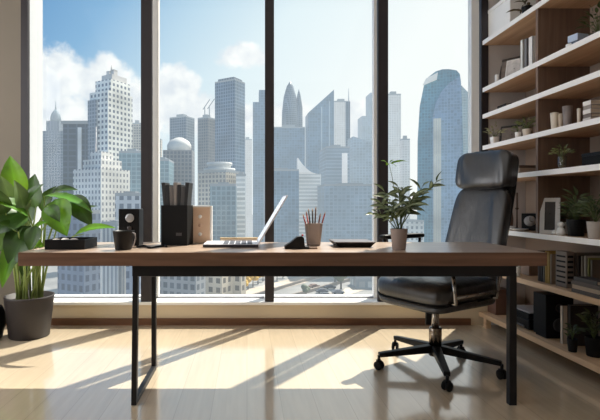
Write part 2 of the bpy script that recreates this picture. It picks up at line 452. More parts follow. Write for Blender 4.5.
# black cord
mb = MB(); pts = []
for i in range(40):
    a = i / 39
    pts.append((X(137, 2.43) + a * .155, 2.43 + .05 * sin(a * 9), ZT + .0062 + .0 * a))
mb.tube(pts, .006, 8); tag(mb.build('cable', blackp), 'black cord lying between the black speaker and the file box', 'cable')

# file box with dark folders
bx, by = X(174, 2.57), 2.57
t = thing('file_box', 'tall black file box packed with dark folders on the desk', 'box', (bx, by, ZT), R(-8))
mb = MB(); w = .077; hgt = .228
mb.box(-w, w, 0, .13, 0, .006); mb.box(-w, w, 0, .005, .006, hgt); mb.box(-w, w, .125, .13, .006, hgt); mb.box(-w, -w + .005, .005, .125, .006, hgt); mb.box(w - .005, w, .005, .125, .006, hgt)
mb.build('holder', blackm, t, bevel=.0015)
MB().box(.012, .045, -.002, -.0001, .055, .072).build('plate', mat('grey_plate', (82, 80, 82), .4, .5), t)
cols = [(40, 40, 42), (30, 30, 32), (104, 98, 94), (132, 124, 118), (34, 34, 36), (70, 68, 68), (28, 28, 30)]
names = ['outermost left black folder fanned out of the file box', 'second black folder from the left in the file box', 'dark grey folder left of the middle of the file box', 'pale grey folder in the middle of the file box',
         'black folder just right of the pale one in the file box', 'mid grey folder near the right side of the file box', 'outermost right black folder fanned out of the file box']
ca, sa = cos(R(-8)), sin(R(-8))
for i in range(7):
    k = (i - 3) / 3
    lx_ = k * .044; lean = k * .09
    mb = MB(); mb.bar((0, .02, .012), (lean * .3 + .0, .02, .358 - .012 * (i % 3)), .014, .09, up=(0, 1, 0), w2=.022)
    mb.T = None
    o = mb.build('folder', mat('folder_%d' % i, cols[i], .55), bevel=.002)
    o.location = (bx + ca * lx_ - sa * .045, by + sa * lx_ + ca * .045, ZT); o.rotation_euler = (0, 0, R(-8))
    tag(o, names[i], 'folder', 'folders in the file box')

# copper-coloured box with three dials
t = thing('dial_box', 'copper-coloured box with a white rim and three round dials', 'box', (X(201.5, 2.71), 2.705, ZT))
MB().box(-.062, .062, .004, .07, 0, .224).build('case', white, t, bevel=.003)
MB().box(-.055, .051, 0, .004, .004, .216).build('front_panel', mat('copper_panel', (226, 194, 166), .4, .2, var=.05), t, bevel=.001)
for i, z in enumerate((.160, .108, .055)):
    d_ = MB(); d_.T = Matrix.Translation((-.008, 0, z)) @ Matrix.Rotation(R(90), 4, 'X')
    d_.lathe([(0, 0), (.011, 0), (.011, .004), (.009, .008), (0, .008)], 18, cap=False)
    o = d_.build('dial', white if i != 1 else mat('pale_copper', (206, 172, 148), .3, .4), t)
    if i == 1: o['label'] = 'copper dial with a pale rim'

# tape dispenser
t = thing('tape_dispenser', 'black wedge-shaped tape dispenser with a small red tip beside the pencil cup', 'tape dispenser', (X(285, 2.36), 2.36, ZT))
MB().sideprism([(0, 0), (.128, 0), (.128, .012), (.104, .014), (.100, .058), (.090, .066), (.066, .064), (.03, .034), (.0, .016)], 0, .05).build('dispenser_body', blackp, t, bevel=.003)
MB().box(.128, .17, .005, .045, 0, .008).build('foot_plate', mat('brown_plate', (104, 78, 60), .5), t, bevel=.001)
MB().sell((.094, .025, .0705), (.006, .008, .006), .8, .8, 12, 8).build('tip', mat('red_tip', (170, 40, 48), .4), t)

# pencil cup and pencils
pcx, pcy = X(313.5, 2.58), 2.58
t = thing('pencil_cup', 'grey square tapered cup holding red and dark pencils', 'pencil cup', (pcx, pcy, ZT))
MB().lathe([(.034, 0), (.036, .003), (.048, .122), (.0485, .126), (.045, .126), (.032, .008), (0, .007)], 32, sq=6, cap=False).build('cup_body', mat('warm_grey_cup', (150, 138, 134), .6), t)
pens = [(-.034, -.012, (150, 52, 46), 'leftmost red pencil leaning out of the grey cup'), (-.020, .015, (176, 74, 58), 'second red pencil from the left in the grey cup'),
        (-.004, -.01, (66, 52, 48), 'thick dark brown pencil in the middle of the grey cup'), (.008, .016, (90, 58, 50), 'slim brown pencil just right of the middle of the grey cup'),
        (.02, -.012, (120, 74, 60), 'reddish brown pencil at the right of the grey cup'), (.036, .008, (140, 56, 50), 'rightmost red pencil leaning far out of the grey cup'),
        (-.012, .022, (44, 42, 44), 'short black pencil at the back of the grey cup')]
for i, (kx, ky, c, lab) in enumerate(pens):
    t = thing('pencil', lab, 'pencil', (pcx, pcy, ZT), 0, 'pencils in the grey cup')
    a = V((kx * .45, ky * .7, .011)); L = .175 + .012 * ((i * 5) % 4)
    dirn = V((kx * 1.4, ky * .6, .17)).normalized(); b = a + dirn * (L - .014)
    MB().tube([a, b], .0042, 6).build('shaft', mat('pencil_%d' % i, c, .45), t)
    MB().tube([b, b + dirn * .014], [.0042, .0006], 6).build('point', mat('pencil_wood', (196, 160, 120), .6), t)

# shallow black dish
t = thing('shallow_tray', 'shallow black rectangular tray lying flat beside the potted plant', 'tray', (X(353, 2.5), 2.44, ZT))
mb = MB()
def fr(x, y): return [(-x, -y), (x, -y), (x, y), (-x, y)]
mb.prism([(p[0], p[1] + .1) for p in fr(.086, .085)], 0, .026, top=[(p[0], p[1] + .1) for p in fr(.108, .1)])
mb.build('tray_body', blackp, t, bevel=.002)
MB().prism([(p[0], p[1] + .1) for p in fr(.109, .101)], .026, .031).build('rim', mat('grey_rim', (104, 100, 104), .35), t, bevel=.002)

# potted desk plant
leaf_desk = leafmat('variegated_leaf', (40, 58, 34), (76, 94, 54), .2, (150, 158, 122))
leaf_fresh = leafmat('fresh_leaf', (96, 140, 40), (140, 180, 66), .5)
stemm = mat('green_stem', (92, 104, 58), .6)
t = thing('potted_plant', 'bushy striped-leaf plant in a small grey pot on the desk', 'plant', (X(399, 2.33), 2.33, ZT))
MB().lathe([(.031, 0), (.033, .003), (.043, .104), (.043, .108), (.038, .108), (.035, .09), (0, .09)], 28, cap=False).build('pot', mat('taupe_pot', (150, 134, 126), .65), t)
MB().lathe([(.0, .088), (.036, .091), (.0, .094)], 16, cap=False).build('soil', mat('soil', (52, 40, 32), .9, bump=.5), t)
rnd = random.Random(7); lv = MB(); st = MB()
branches = [(-.10, -.02, .16), (-.06, .05, .22), (-.02, -.05, .24), (.03, .04, .23), (.0, .0, .19), (.07, -.03, .20), (.13, .03, .24), (.19, -.01, .27), (-.12, .03, .10), (.05, -.05, .15), (-.05, -.06, .13)]
for bi, (x, y, z) in enumerate(branches):
    tip = V((x, y, z + .08)); base = V((rnd.uniform(-.015, .015), rnd.uniform(-.015, .015), .09))
    mid = base.lerp(tip, .5) + V((0, 0, .03))
    st.tube([base, mid, tip], [.0028, .0022, .0014], 5)
    for k in range(11):
        f = .35 + .65 * k / 10
        p = (base.lerp(mid, f * 2) if f < .5 else mid.lerp(tip, f * 2 - 1))
        a = rnd.uniform(0, 2 * pi); up = rnd.uniform(-.35, .8)
        dr = V((cos(a) + x * 4, .8 * sin(a), up)).normalized()
        L = rnd.uniform(.055, .088)
        lv.leaf(p, p + dr * L, L * rnd.uniform(.28, .36), (rnd.uniform(-.4, .4), -.7, .7), .08, .2, 6)
st.tube([(0, .01, .09), (-.01, .02, .26), (-.03, .02, .38), (-.045, .02, .445)], [.0022, .0018, .0014, .001], 5)
st.build('stems', stemm, t)
lv.build('foliage', leaf_desk, t)
lv = MB(); q = V((-.045, .02, .445))
for dx, dz, L in ((-.05, .012, .06), (.06, .006, .07), (.10, .010, .075), (.045, -.016, .05), (-.02, -.012, .05), (.02, .018, .06)):
    e = q + V((dx, rnd.uniform(-.03, .03), dz)); lv.leaf(q + V((dx * .15, 0, 0)), e, .02, (.1, -.5, .9), .1, .15, 6)
o = lv.build('top_sprig', leaf_fresh, t); o['label'] = 'bright green leaf sprig on a tall thin stalk'

# ------------------------------------------------------------------ office chair
CX, CY = 1.137, 2.735
TH = R(-60)
t = thing('office_chair', 'black leather executive swivel chair with a tall headrest on a five-spoke wheeled base', 'chair', (CX, CY, 0))
def rot(p, a): return V((p[0] * cos(a) - p[1] * sin(a), p[0] * sin(a) + p[1] * cos(a), p[2] if len(p) > 2 else 0))
hub = MB(); hub.lathe([(.0, .075), (.036, .075), (.042, .09), (.042, .125), (.034, .14), (0, .14)], 20, cap=False); hub.build('hub', blackp, t)
for k in range(5):
    a = R(-103 + 72 * k)
    mb = MB(); e = V((.35 * cos(a), .35 * sin(a), .088)); s_ = V((.03 * cos(a), .03 * sin(a), .118))
    mb.bar(s_, e, .05, .046, w2=.034, h2=.026); lg = mb.build('spoke', blackp, t, bevel=.005)
    mb = MB(); mb.tube([(e.x, e.y, .085), (e.x, e.y, .05)], .009, 8)
    cst = mb.build('caster', blackp, lg)
    ax = a + R(40)
    w_ = MB()
    for sgn in (-1, 1):
        w_.T = Matrix.Translation((e.x + cos(ax) * .012 * 0, e.y, .0265)) @ Matrix.Rotation(ax, 4, 'Z') @ Matrix.Translation((sgn * .013, 0, 0)) @ Matrix.Rotation(R(90), 4, 'Y')
        w_.lathe([(0, -.008), (.020, -.008), (.026, -.005), (.026, .005), (.020, .008), (0, .008)], 18, cap=False)
    w_.T = Matrix.Translation((e.x, e.y, .036)); w_.box(-.014, .014, -.014, .014, -.004, .02)
    w_.build('caster_wheel', blackm, lg)
MB().lathe([(0, .13), (.036, .13), (.036, .24), (.033, .245), (0, .245)], 20, cap=False).build('sleeve', mat('bronze_chrome', (150, 138, 126), .25, 1.), t)
MB().lathe([(0, .24), (.021, .24), (.021, .40), (0, .40)], 16, cap=False).build('gas_lift', chrome, t)
# everything above the lift turns with the seat: local frame facing -y rotated by TH
Tm = Matrix.Rotation(TH, 4, 'Z')
def part(mb, name, m, par=None, **k): return mb.build(name, m, par or t, **k)
mb = MB(); mb.T = Tm; mb.box(-.085, .085, -.11, .13, .372, .412); mb.box(-.04, .04, -.04, .04, .345, .372); part(mb, 'mechanism', blackp, bevel=.006)
mb = MB(); mb.bar((-.035, -.05, .385), (-.062, -.055, .33), .012, .012); mb.T = None; mb.bar((-.062, -.055, .345), (-.066, -.055, .275), .034, .02, w2=.03); part(mb, 'lever', blackp, bevel=.003)
def seatfn(p):
    y = p.y; p = V(p)
    if y < -.12: p.z -= (-.12 - y) ** 2 * 1.1
    p.z += .05 * (p.x ** 2) * (1 if p.z > 0 else 0)
    return p
mb = MB(); mb.T = Tm @ Matrix.Translation((0, 0, .495)); mb.sell((0, 0, 0), (.27, .27, .062), .45, .38, 44, 18, seatfn); part(mb, 'seat', leather)
mb = MB(); mb.T = Tm @ Matrix.Translation((0, .0, .43)); mb.sell((0, 0, 0), (.262, .265, .034), .5, .38, 40, 12, seatfn); part(mb, 'seat_base', leather)
mb = MB(); mb.T = Tm
loop = []
for k in range(45):
    a = 2 * pi * k / 44
    sp_ = lambda v, e: math.copysign(abs(v) ** e, v)
    loop.append(V((.266 * sp_(cos(a), .38), .268 * sp_(sin(a), .38), .452 - (max(0, -.12 - .268 * sp_(sin(a), .38))) ** 2 * 1.1)))
mb.tube(loop, .006, 6); part(mb, 'piping', blackp)
# backrest: local up axis tilted
TILT = R(-17)
Bm = Tm @ Matrix.Translation((0, .30, .46)) @ Matrix.Rotation(TILT, 4, 'X')
rnd = random.Random(3)
def backfn(p):
    p = V(p); k = (p.z + .32) / .64
    p.x *= 1.12 - .17 * k
    if p.y < 0:
        f = max(0, 1 - (p.x / .17) ** 2)
        p.y += .016 * f
        g = max(0, 1 - abs(p.z) / .3)
        p.y += .011 * sin(p.x * 80 + 2.5 * sin(p.z * 7)) * f * g
    return p
mb = MB(); mb.T = Bm @ Matrix.Translation((0, 0, .33)); mb.sell((0, 0, 0), (.185, .05, .335), .3, .38, 72, 40, backfn); part(mb, 'backrest', leather)
def headfn(p):
    p = V(p)
    if p.y < 0: p.y += .008 * sin(p.x * 75 + 1.5 * sin(p.z * 14)) * max(0, 1 - (p.x / .18) ** 2)
    return p
mb = MB(); mb.T = Bm @ Matrix.Translation((0, -.02, .772)) @ Matrix.Rotation(R(6), 4, 'X'); mb.sell((0, 0, 0), (.185, .072, .128), .42, .3, 64, 28, headfn); part(mb, 'headrest', leather)
mb = MB(); mb.T = Bm @ Matrix.Translation((0, .045, .40)); mb.sell((0, 0, 0), (.172, .03, .42), .3, .35, 40, 20); part(mb, 'back_shell', blackm)
mb = MB(); mb.T = Tm; mb.bar((0, .1, .392), (0, .33, .40), .09, .02); mb.bar((0, .33, .395), (0, .39, .56), .09, .02, up=(0, 1, 0)); part(mb, 'back_bracket', blackp, bevel=.004)
# armrests: far one raised, near one lowered under the desk
for sx, top, y0, y1 in ((-1, .775, -.15, .25), (1, .625, -.27, .2)):
    x = sx * .292
    mb = MB(); mb.T = Tm; mb.sell((x, (y0 + y1) / 2, top), (.032, (y1 - y0) / 2, .016), .4, .4, 28, 10); arm = part(mb, 'armrest', blackp)
    mb = MB(); mb.T = Tm
    mb.tube([(sx * .24, y0 + .06, .458), (x, y0 + .055, .462), (x, y0 + .05, .48), (x, y0 + .03, top - .012)], .010, 8)
    mb.tube([(x, y0 + .05, .495), (x, y1 - .05, .495)], .010, 8)
    mb.tube([(sx * .24, y1 - .06, .458), (x, y1 - .055, .462), (x, y1 - .05, .48), (x, y1 - .03, top - .012)], .010, 8)
    part(mb, 'arm_frame', chrome, arm)

# ------------------------------------------------------------------ big floor plant
bigleaf = leafmat('broad_leaf', (44, 84, 22), (84, 138, 38), .36)
darkleaf = leafmat('shaded_leaf', (34, 56, 28), (58, 86, 40), .14)  # darker copy of the leaf green; shade among the leaves put into colour
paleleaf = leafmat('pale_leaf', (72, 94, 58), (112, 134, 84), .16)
potm = mat('dark_clay_pot', (44, 37, 36), .6, var=.15)
PD = 3.40
px_, py_ = X(29.5, PD), PD
t = thing('broad_leaf_plant', 'tall broad-leaved green plant in a dark brown floor pot at the window', 'plant', (px_, py_, 0))
MB().lathe([(.135, 0), (.142, .006), (.172, .29), (.176, .305), (.166, .305), (.160, .27), (0, .265)], 36, cap=False).build('pot', potm, t)
MB().lathe([(0, .262), (.163, .268), (0, .275)], 20, cap=False).build('soil', CACHE['soil'], t)
def L_(px, py, d): p = P(px, py, d); return p - V((px_, py_, 0))
leaves = [  # base px,py ; tip px,py ; depth base, tip ; width px ; normal
    (19, 199, 10, 156, 3.38, 3.36, 25, (.3, -1, .1)), (12, 205, 1, 176, 3.3, 3.2, 16, (.5, -1, .3)),
    (36, 208, 35, 174, 3.42, 3.44, 24, (-.2, -1, .2)), (24, 213, 14, 180, 3.30, 3.22, 17, (.7, -.7, .5)),
    (28, 216, -6, 202, 3.3, 3.1, 22, (.1, -.7, .8)), (22, 212, -8, 236, 3.3, 3.1, 34, (.2, -.9, .5)),
    (30, 226, 10, 268, 3.3, 3.15, 30, (.2, -1, .4)), (16, 238, 2, 288, 3.25, 3.12, 16, (.3, -1, .3)),
    (44, 196, 93, 213, 3.42, 3.36, 17, (.1, -.35, 1)), (56, 199, 67, 236, 3.34, 3.26, 30, (0, -1, .15)),
    (70, 196, 92, 226, 3.46, 3.42, 22, (.3, -1, .3)), (52, 192, 78, 190, 3.5, 3.5, 10, (0, -.6, .6)),
    (74, 236, 116, 228, 3.26, 3.2, 13, (-.1, -.55, .9)), (58, 224, 98, 206, 3.5, 3.46, 12, (0, -.6, .9)),
    (30, 236, 48, 222, 3.3, 3.2, 12, (-.3, -.6, .8)), (28, 242, 44, 250, 3.34, 3.24, 12, (0, -.5, .9)),
    (20, 226, 36, 196, 3.5, 3.5, 20, (.2, -1, .1)), (14, 222, -2, 252, 3.5, 3.5, 22, (.3, -1, .1)),
    (42, 212, 56, 186, 3.52, 3.5, 15, (-.2, -1, .1)), (33, 232, 22, 276, 3.44, 3.40, 18, (.1, -1, .2)),
    (6, 214, -8, 186, 3.2, 3.1, 18, (.5, -1, .2)), (26, 206, 44, 184, 3.30, 3.26, 14, (-.4, -.8, .5)), (48, 206, 60, 222, 3.28, 3.2, 14, (.4, -1, .4)),
    (18, 232, -4, 224, 3.2, 3.08, 18, (0, -.6, .8)), (36, 226, 30, 252, 3.2, 3.12, 16, (.2, -1, .2)), (62, 206, 84, 216, 3.5, 3.46, 14, (.2, -.8, .5)),
]
st = MB()
for i, (b0, b1, t0, t1, d0, d1, w, n) in enumerate(leaves):
    b = L_(b0, b1, d0); e = L_(t0, t1, d1)
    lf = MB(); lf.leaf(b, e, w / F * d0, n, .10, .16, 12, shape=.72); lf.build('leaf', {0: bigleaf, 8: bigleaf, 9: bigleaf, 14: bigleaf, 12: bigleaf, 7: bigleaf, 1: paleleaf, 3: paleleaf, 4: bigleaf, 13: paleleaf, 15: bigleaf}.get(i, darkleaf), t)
    a = 2.4 * i; rt = V((.09 * cos(a), .07 * sin(a), .268)); md = rt.lerp(b, .6) + V((rt.x * .3 - b.x * .12, 0, .06))
    st.tube([rt, rt.lerp(md, .5) + V((0, 0, .02)), md, b, b.lerp(e, .25)], [.009, .008, .007, .005, .002], 7)
st.build('stems', mat('pale_green_stem', (132, 150, 80), .5), t)
# second dark pot at the frame edge
t = thing('floor_pot', 'black rounded pot partly cut off at the left edge of the picture', 'pot', (X(-13, 3.32), 3.32, 0))
MB().lathe([(.08, 0), (.10, .006), (.125, .1), (.118, .19), (.10, .235), (.09, .235), (.10, .18), (0, .17)], 28, cap=False).build('pot_body', blackp, t)
lf = MB()
for k in range(7):
    a = k * .9; lf.leaf((0, 0, .17), (.07 * cos(a), .05 * sin(a), .34), .03, (0, -1, .2), .1)
lf.build('leaf', leafmat('dark_leaf', (34, 44, 26), (58, 70, 40), .25), t)

# ------------------------------------------------------------------ wall shelving
SX0, SX1 = 1.92, 2.27
shelf_z = [2.30, 1.915, 1.70, 1.445, 1.19, .776, .449, .094]
TK = .034
t = thing('wall_shelving', 'built-in brown shelving with white-edged boards along the right wall', 'shelf', (0, 0, 0))
MB().box(SX1, SX1 + .02, .6, WY - .005, .05, 4.15).build('back_panel', mat('taupe_back', (150, 132, 118), .7, var=.06, scale=4), t)
def shelf_top(i): return shelf_z[i] + TK / 2
for i, z in enumerate(shelf_z):
    x0 = SX0 if i < 7 else SX0 - .03
    sh = MB().box(x0 + .006, SX1, .6, WY - .006, z - TK / 2, z + TK / 2).build('board', lightoak if i >= 6 else shelfwood, t)
    MB().box(x0, x0 + .0055, .6, WY - .006, z - TK / 2, z + TK / 2).build('edge_band', edgem if i < 6 else lightoak, sh)
spans = [(0, 1), (1, 2), (2, 3), (3, 4), (4, 5), (5, 6), (6, 7)]
for yd in (3.01, 1.9):
    for a, b in [(-1, 0)] + (spans[:5] if yd > 3 else spans[:6]):
        zt = 4.15 if a < 0 else shelf_z[a] - TK / 2 - .0005
        MB().box(SX0 + .006, SX1 - .0005, yd - .011, yd + .011, shelf_top(b) + .0005, zt).build('divider', panelwood, t)
MB().box(SX0 - .02, SX0 + .02, WY - .10, WY - .06, 0, shelf_z[7] - TK / 2).build('leg', lightoak, t)
MB().box(SX0 - .02, SX0 + .02, 2.2, 2.24, 0, shelf_z[7] - TK / 2).build('leg', lightoak, t)

E = .0008
def spot(px, i, x=2.03):
    d = F * x / (px - PX); return V((x, d, shelf_top(i) + E))
def H(px, y0, x=2.03):  # y height of a pixel row at that spot
    d = F * x / (px - PX); return Z(y0, d)

def book(px, i, x, wth, hgt, dep, rgb, label, lean=0., group='books on the shelving', yoff=0.):
    p = spot(px, i, x)
    o = thing('book', label, 'book', p, R(0), group)
    mb = MB(); mb.T = Matrix.Rotation(lean, 4, 'X')
    mb.box(0, dep, -wth/2, -wth/2 + .003, 0, hgt); mb.box(0, dep, wth/2 - .003, wth/2, 0, hgt); mb.box(0, .004, -wth/2, wth/2, 0, hgt)
    mb.build('cover', mat('cover_%d_%d_%d' % rgb, rgb, .6), o)
    mb = MB(); mb.T = Matrix.Rotation(lean, 4, 'X'); mb.box(.004, dep - .004, -wth/2 + .003, wth/2 - .003, .003, hgt - .004)
    mb.build('pages', creamm, o)
    return o
def flatbook(x, y, z, w, l, h, rgb, label, rz=0., group='stacked books'):
    o = thing('book', label, 'book', (x, y, z), rz, group)
    mb = MB(); mb.box(-w/2, w/2, -l/2, l/2, 0, .003); mb.box(-w/2, w/2, -l/2, l/2, h - .003, h); mb.box(-w/2, -w/2 + .003, -l/2, l/2, .003, h - .003)
    mb.build('cover', mat('cover_%d_%d_%d' % rgb, rgb, .6), o)
    MB().box(-w/2 + .003, w/2 - .004, -l/2 + .004, l/2 - .004, .003, h - .003).build('pages', creamm, o)
def frame(p, w, h, rz, tilt, rgb, inner, label, mw=.018):
    o = thing('picture_frame', label, 'picture frame', p, rz, 'picture frames on the shelving')
    T = Matrix.Rotation(tilt, 4, 'X')
    mb = MB(); mb.T = T
    mb.box(-w/2, w/2, 0, .014, 0, mw); mb.box(-w/2, w/2, 0, .014, h - mw, h); mb.box(-w/2, -w/2 + mw, 0, .014, mw, h - mw); mb.box(w/2 - mw, w/2, 0, .014, mw, h - mw)
    mb.build('frame_border', mat('frame_%d_%d_%d' % rgb, rgb, .45), o, bevel=.001)
    mb = MB(); mb.T = T; mb.box(-w/2 + mw, w/2 - mw, .004, .012, mw, h - mw)
    mb.build('picture', mat('picture_%d_%d_%d' % inner, inner, .4, var=.6, scale=22), o)
    mb = MB(); mb.bar(T @ V((0, .014, h * .6)), (0, .02 + h * .28, .002), .03, .004, up=(1, 0, 0)); mb.build('easel_back', blackm, o)
def pot_plant(p, r, h, potmat, label, n, spread, hgt, lm, lw=.3, seed=1, L=(.05, .09), cat='plant', name='potted_plant', sq=None, droop=0.):
    o = thing(name, label, cat, p, 0, 'potted plants on the shelving')
    MB().lathe([(r * .78, 0), (r * .8, .002), (r, h * .97), (r, h), (r * .88, h), (r * .85, h * .86), (0, h * .86)], 24, cap=False, sq=sq).build('pot', potmat, o)
    rn = random.Random(seed); lv = MB(); st = MB()
    for k in range(n):
        a = rn.uniform(0, 2 * pi); q = math.sqrt(rn.random()); zz = h + hgt * rn.uniform(.15, 1) * (1 - .45 * q)
        e = V((cos(a) * spread * q, sin(a) * spread * q, zz - droop * q * q))
        ll = rn.uniform(*L); dr = V((cos(a) * (.4 + q), sin(a) * (.4 + q), rn.uniform(-.2, .9) - droop * 3 * q)).normalized()
        lv.leaf(e, e + dr * ll, ll * lw, (rn.uniform(-.7, .1), rn.uniform(-.9, 0), .6), .1, .15, 5)
        if k % 3 == 0: st.tube([(0, 0, h * .85), (e.x * .4, e.y * .4, (h + e.z) / 2), e], [.002, .0018, .001], 4)
    st.build('stems', stemm, o); lv.build('foliage', lm, o)
    return o
pale_leaf = leafmat('pale_shelf_leaf', (128, 126, 96), (170, 166, 132), .35)
mid_leaf = leafmat('mid_shelf_leaf', (84, 90, 58), (134, 134, 92), .35)
dark_leaf = CACHE['dark_leaf']
bush_leaf = leafmat('bush_leaf', (42, 52, 36), (82, 92, 62), .22)

# board 1 (topmost)
p = spot(517, 0, 2.1)
t = thing('storage_box', 'large white storage box on the topmost shelf board', 'box', p + V((0, 0, 0)), 0)
MB().box(-.13, .13, -.13, .2, 0, .22).build('box_body', white, t, bevel=.004)
MB().box(-.135, .135, -.135, .205, .22, .25).build('lid', white, t, bevel=.004)
pot_plant(spot(527, 0, 1.975), .035, .06, blackp, 'dark trailing plant hanging over the topmost shelf board', 14, .05, .09, leafmat('dark_red_leaf', (54, 40, 34), (84, 62, 50), .25), .35, 4, (.05, .09), name='trailing_plant', droop=.05)
# board 2
t = thing('candle', 'small white candle at the window end of the second shelf board', 'candle', spot(497, 1, 1.97), 0)
MB().lathe([(.016, 0), (.016, .07), (.012, .074), (0, .072)], 16, cap=False).build('wax', white, t)
MB().tube([(0, 0, .071), (.001, 0, .086)], .0012, 5).build('wick', blackm, t)
frame(spot(509, 1, 2.10) , .17, .235, R(-50), R(-8), (58, 50, 46), (120, 108, 100), 'dark-framed picture standing behind the pale card on the second board')
frame(spot(512, 1, 2.02) + V((0, -.01, 0)), .12, .17, R(-52), R(-14), (228, 224, 220), (206, 200, 196), 'pale card in a thin white frame leaning on the second board', .008)
book(521.5, 1, 2.0, .03, .25, .17, (232, 230, 226), 'tall white book left of the grey one on the second shelf board')
book(525.5, 1, 2.0, .03, .24, .17, (126, 122, 124), 'dark grey book between two white ones on the second board')
book(530.5, 1, 2.0, .045, .235, .17, (240, 236, 232), 'thick white book touching the divider on the second board')
t = thing('candle', 'short white tea candle in front of the blue box on the second board', 'candle', spot(570, 1, 1.965), 0)
MB().lathe([(.022, 0), (.022, .026), (.018, .029), (0, .028)], 18, cap=False).build('wax', white, t)
MB().tube([(0, 0, .027), (.001, 0, .038)], .0012, 5).build('wick', blackm, t)
t = thing('gift_box', 'small pale blue box with a darker base on the second board', 'box', spot(578, 1, 2.0), R(14))
MB().box(-.04, .04, -.03, .03, 0, .034).build('box_base', mat('slate_blue', (96, 108, 128), .6), t, bevel=.002)
MB().box(-.042, .042, -.032, .032, .0342, .075).build('lid', mat('pale_blue', (186, 200, 222), .6), t, bevel=.002)
pot_plant(spot(599, 1, 2.10), .05, .07, blackp, 'dark bushy plant with twigs at the near end of the second board', 54, .08, .22, dark_leaf, .4, 8, (.04, .06))
# board 3
flatbook(2.08, F * 2.08 / (509 - PX), shelf_top(2) + E, .13, .16, .03, (84, 72, 64), 'lower brown book lying flat on the third shelf board')
flatbook(2.08, F * 2.08 / (509 - PX), shelf_top(2) + E + .031, .12, .12, .026, (60, 52, 48), 'upper dark book lying flat on the third shelf board')
t = thing('bowl', 'small dark bowl alone on the third shelf board', 'bowl', spot(577, 2, 2.1), 0)
MB().lathe([(.02, 0), (.022, .003), (.05, .05), (.047, .05), (.018, .006), (0, .005)], 22, cap=False).build('bowl_body', mat('dark_bowl', (58, 46, 40), .5), t)
# board 4
pot_plant(spot(494.5, 3, 1.96), .028, .055, white, 'pale wispy plant in a small white pot at the window end of the fourth board', 24, .05, .10, pale_leaf, .3, 11, (.03, .05), sq=6)
frame(spot(511, 3, 2.11), .18, .16, R(-48), R(-10), (44, 38, 36), (150, 138, 128), 'dark-framed landscape picture behind the plants on the fourth board', .016)
pot_plant(spot(518, 3, 1.965), .02, .045, white, 'small olive plant in a tiny white pot on the fourth board', 18, .028, .07, mid_leaf, .4, 12, (.025, .035))
pot_plant(spot(527, 3, 2.0), .03, .06, creamm, 'fuller olive plant in a cream pot beside the divider on the fourth board', 36, .05, .09, mid_leaf, .4, 13, (.03, .045))
def vase(px, i, x, r, h, m, label, flare=1.0, name='vase', cat='vase'):
    o = thing(name, label, cat, spot(px, i, x), 0, 'vases on the fourth board' if i == 3 else None)
    if i != 3 and 'group' in o: del o['group']
    MB().lathe([(r * .72, 0), (r * .75, .003), (r * .86, h * .5), (r * flare, h), (r * flare * .9, h), (r * .7, .01), (0, .008)], 22, cap=False).build('vase_body', m, o)
    return o
vase(554.5, 3, 1.98, .024, .112, creamm, 'cream tapered vase first from the divider on the fourth board')
vase(561, 3, 2.0, .017, .10, mat('sand_ceramic', (196, 178, 158), .6), 'slim sand-coloured vase second from the divider on the fourth board')
vase(567.5, 3, 2.0, .028, .135, greyc, 'tallest grey vase in the middle of the row on the fourth board')
vase(579, 3, 2.0, .011, .10, creamm, 'narrow cream bottle-like vase right of the tall grey vase')
yy = F * 2.03 / (597 - PX)
for k, (c, lab) in enumerate((((214, 206, 198), 'bottom cream book of the stack on the fourth board'), ((120, 108, 100), 'brown book in the stack on the fourth board'), ((228, 222, 216), 'white book in the stack on the fourth board'), ((150, 140, 132), 'grey book in the stack on the fourth board'), ((236, 230, 224), 'topmost white book of the stack on the fourth board'))):
    flatbook(2.03, yy, shelf_top(3) + E + k * .0245,   .12 - .006 * (k % 2), .06, .024, c, lab)
# board 5
frame(spot(517, 4, 2.04), .09, .075, R(-40), R(-10), (60, 50, 46), (132, 116, 104), 'small brown-framed picture just right of the chair headrest on the fifth board', .01)
t = thing('storage_box', 'low beige box beside the divider on the fifth shelf board', 'box', spot(528, 4, 2.05), 0)
MB().box(-.09, .09, -.045, .045, 0, .04).build('box_body', mat('beige_box', (170, 152, 136), .7), t, bevel=.002)
MB().box(-.092, .092, -.047, .047, .0402, .06).build('lid', mat('brown_lid', (96, 78, 66), .6), t, bevel=.002)
o = thing('glass_vase', 'clear glass vase of small green sprigs on the fifth board', 'vase', spot(562, 4, 1.965), 0)
MB().lathe([(.018, 0), (.02, .002), (.026, .075), (.024, .075), (.017, .005), (0, .004)], 20, cap=False).build('glass', clearm, o)
lv = MB(); st = MB(); rn = random.Random(21)
for k in range(46):
    a = rn.uniform(0, 2 * pi); q = math.sqrt(rn.random()); e = V((cos(a) * .045 * q, sin(a) * .055 * q, .09 + .05 * (1 - q * q) * rn.uniform(.3, 1)))
    lv.leaf(e, e + V((cos(a), sin(a), rn.uniform(0, 1))).normalized() * .03, .012, (-.3, -.7, .6), .1, .1, 4)
    if k % 4 == 0: st.tube([(e.x * .2, e.y * .2, .01), (e.x * .3, e.y * .3, .075), e], .0012, 4)
st.build('stems', stemm, o); lv.build('foliage', mid_leaf, o)
t = thing('storage_box', 'long low black box at the near end of the fifth board', 'box', (2.06, 2.41, shelf_top(4) + E), 0)
MB().box(-.08, .1, -.22, .27, 0, .058).build('box_body', blackm, t, bevel=.002)
MB().box(-.082, .102, -.222, .272, .0582, .076).build('lid', blackp, t, bevel=.002)
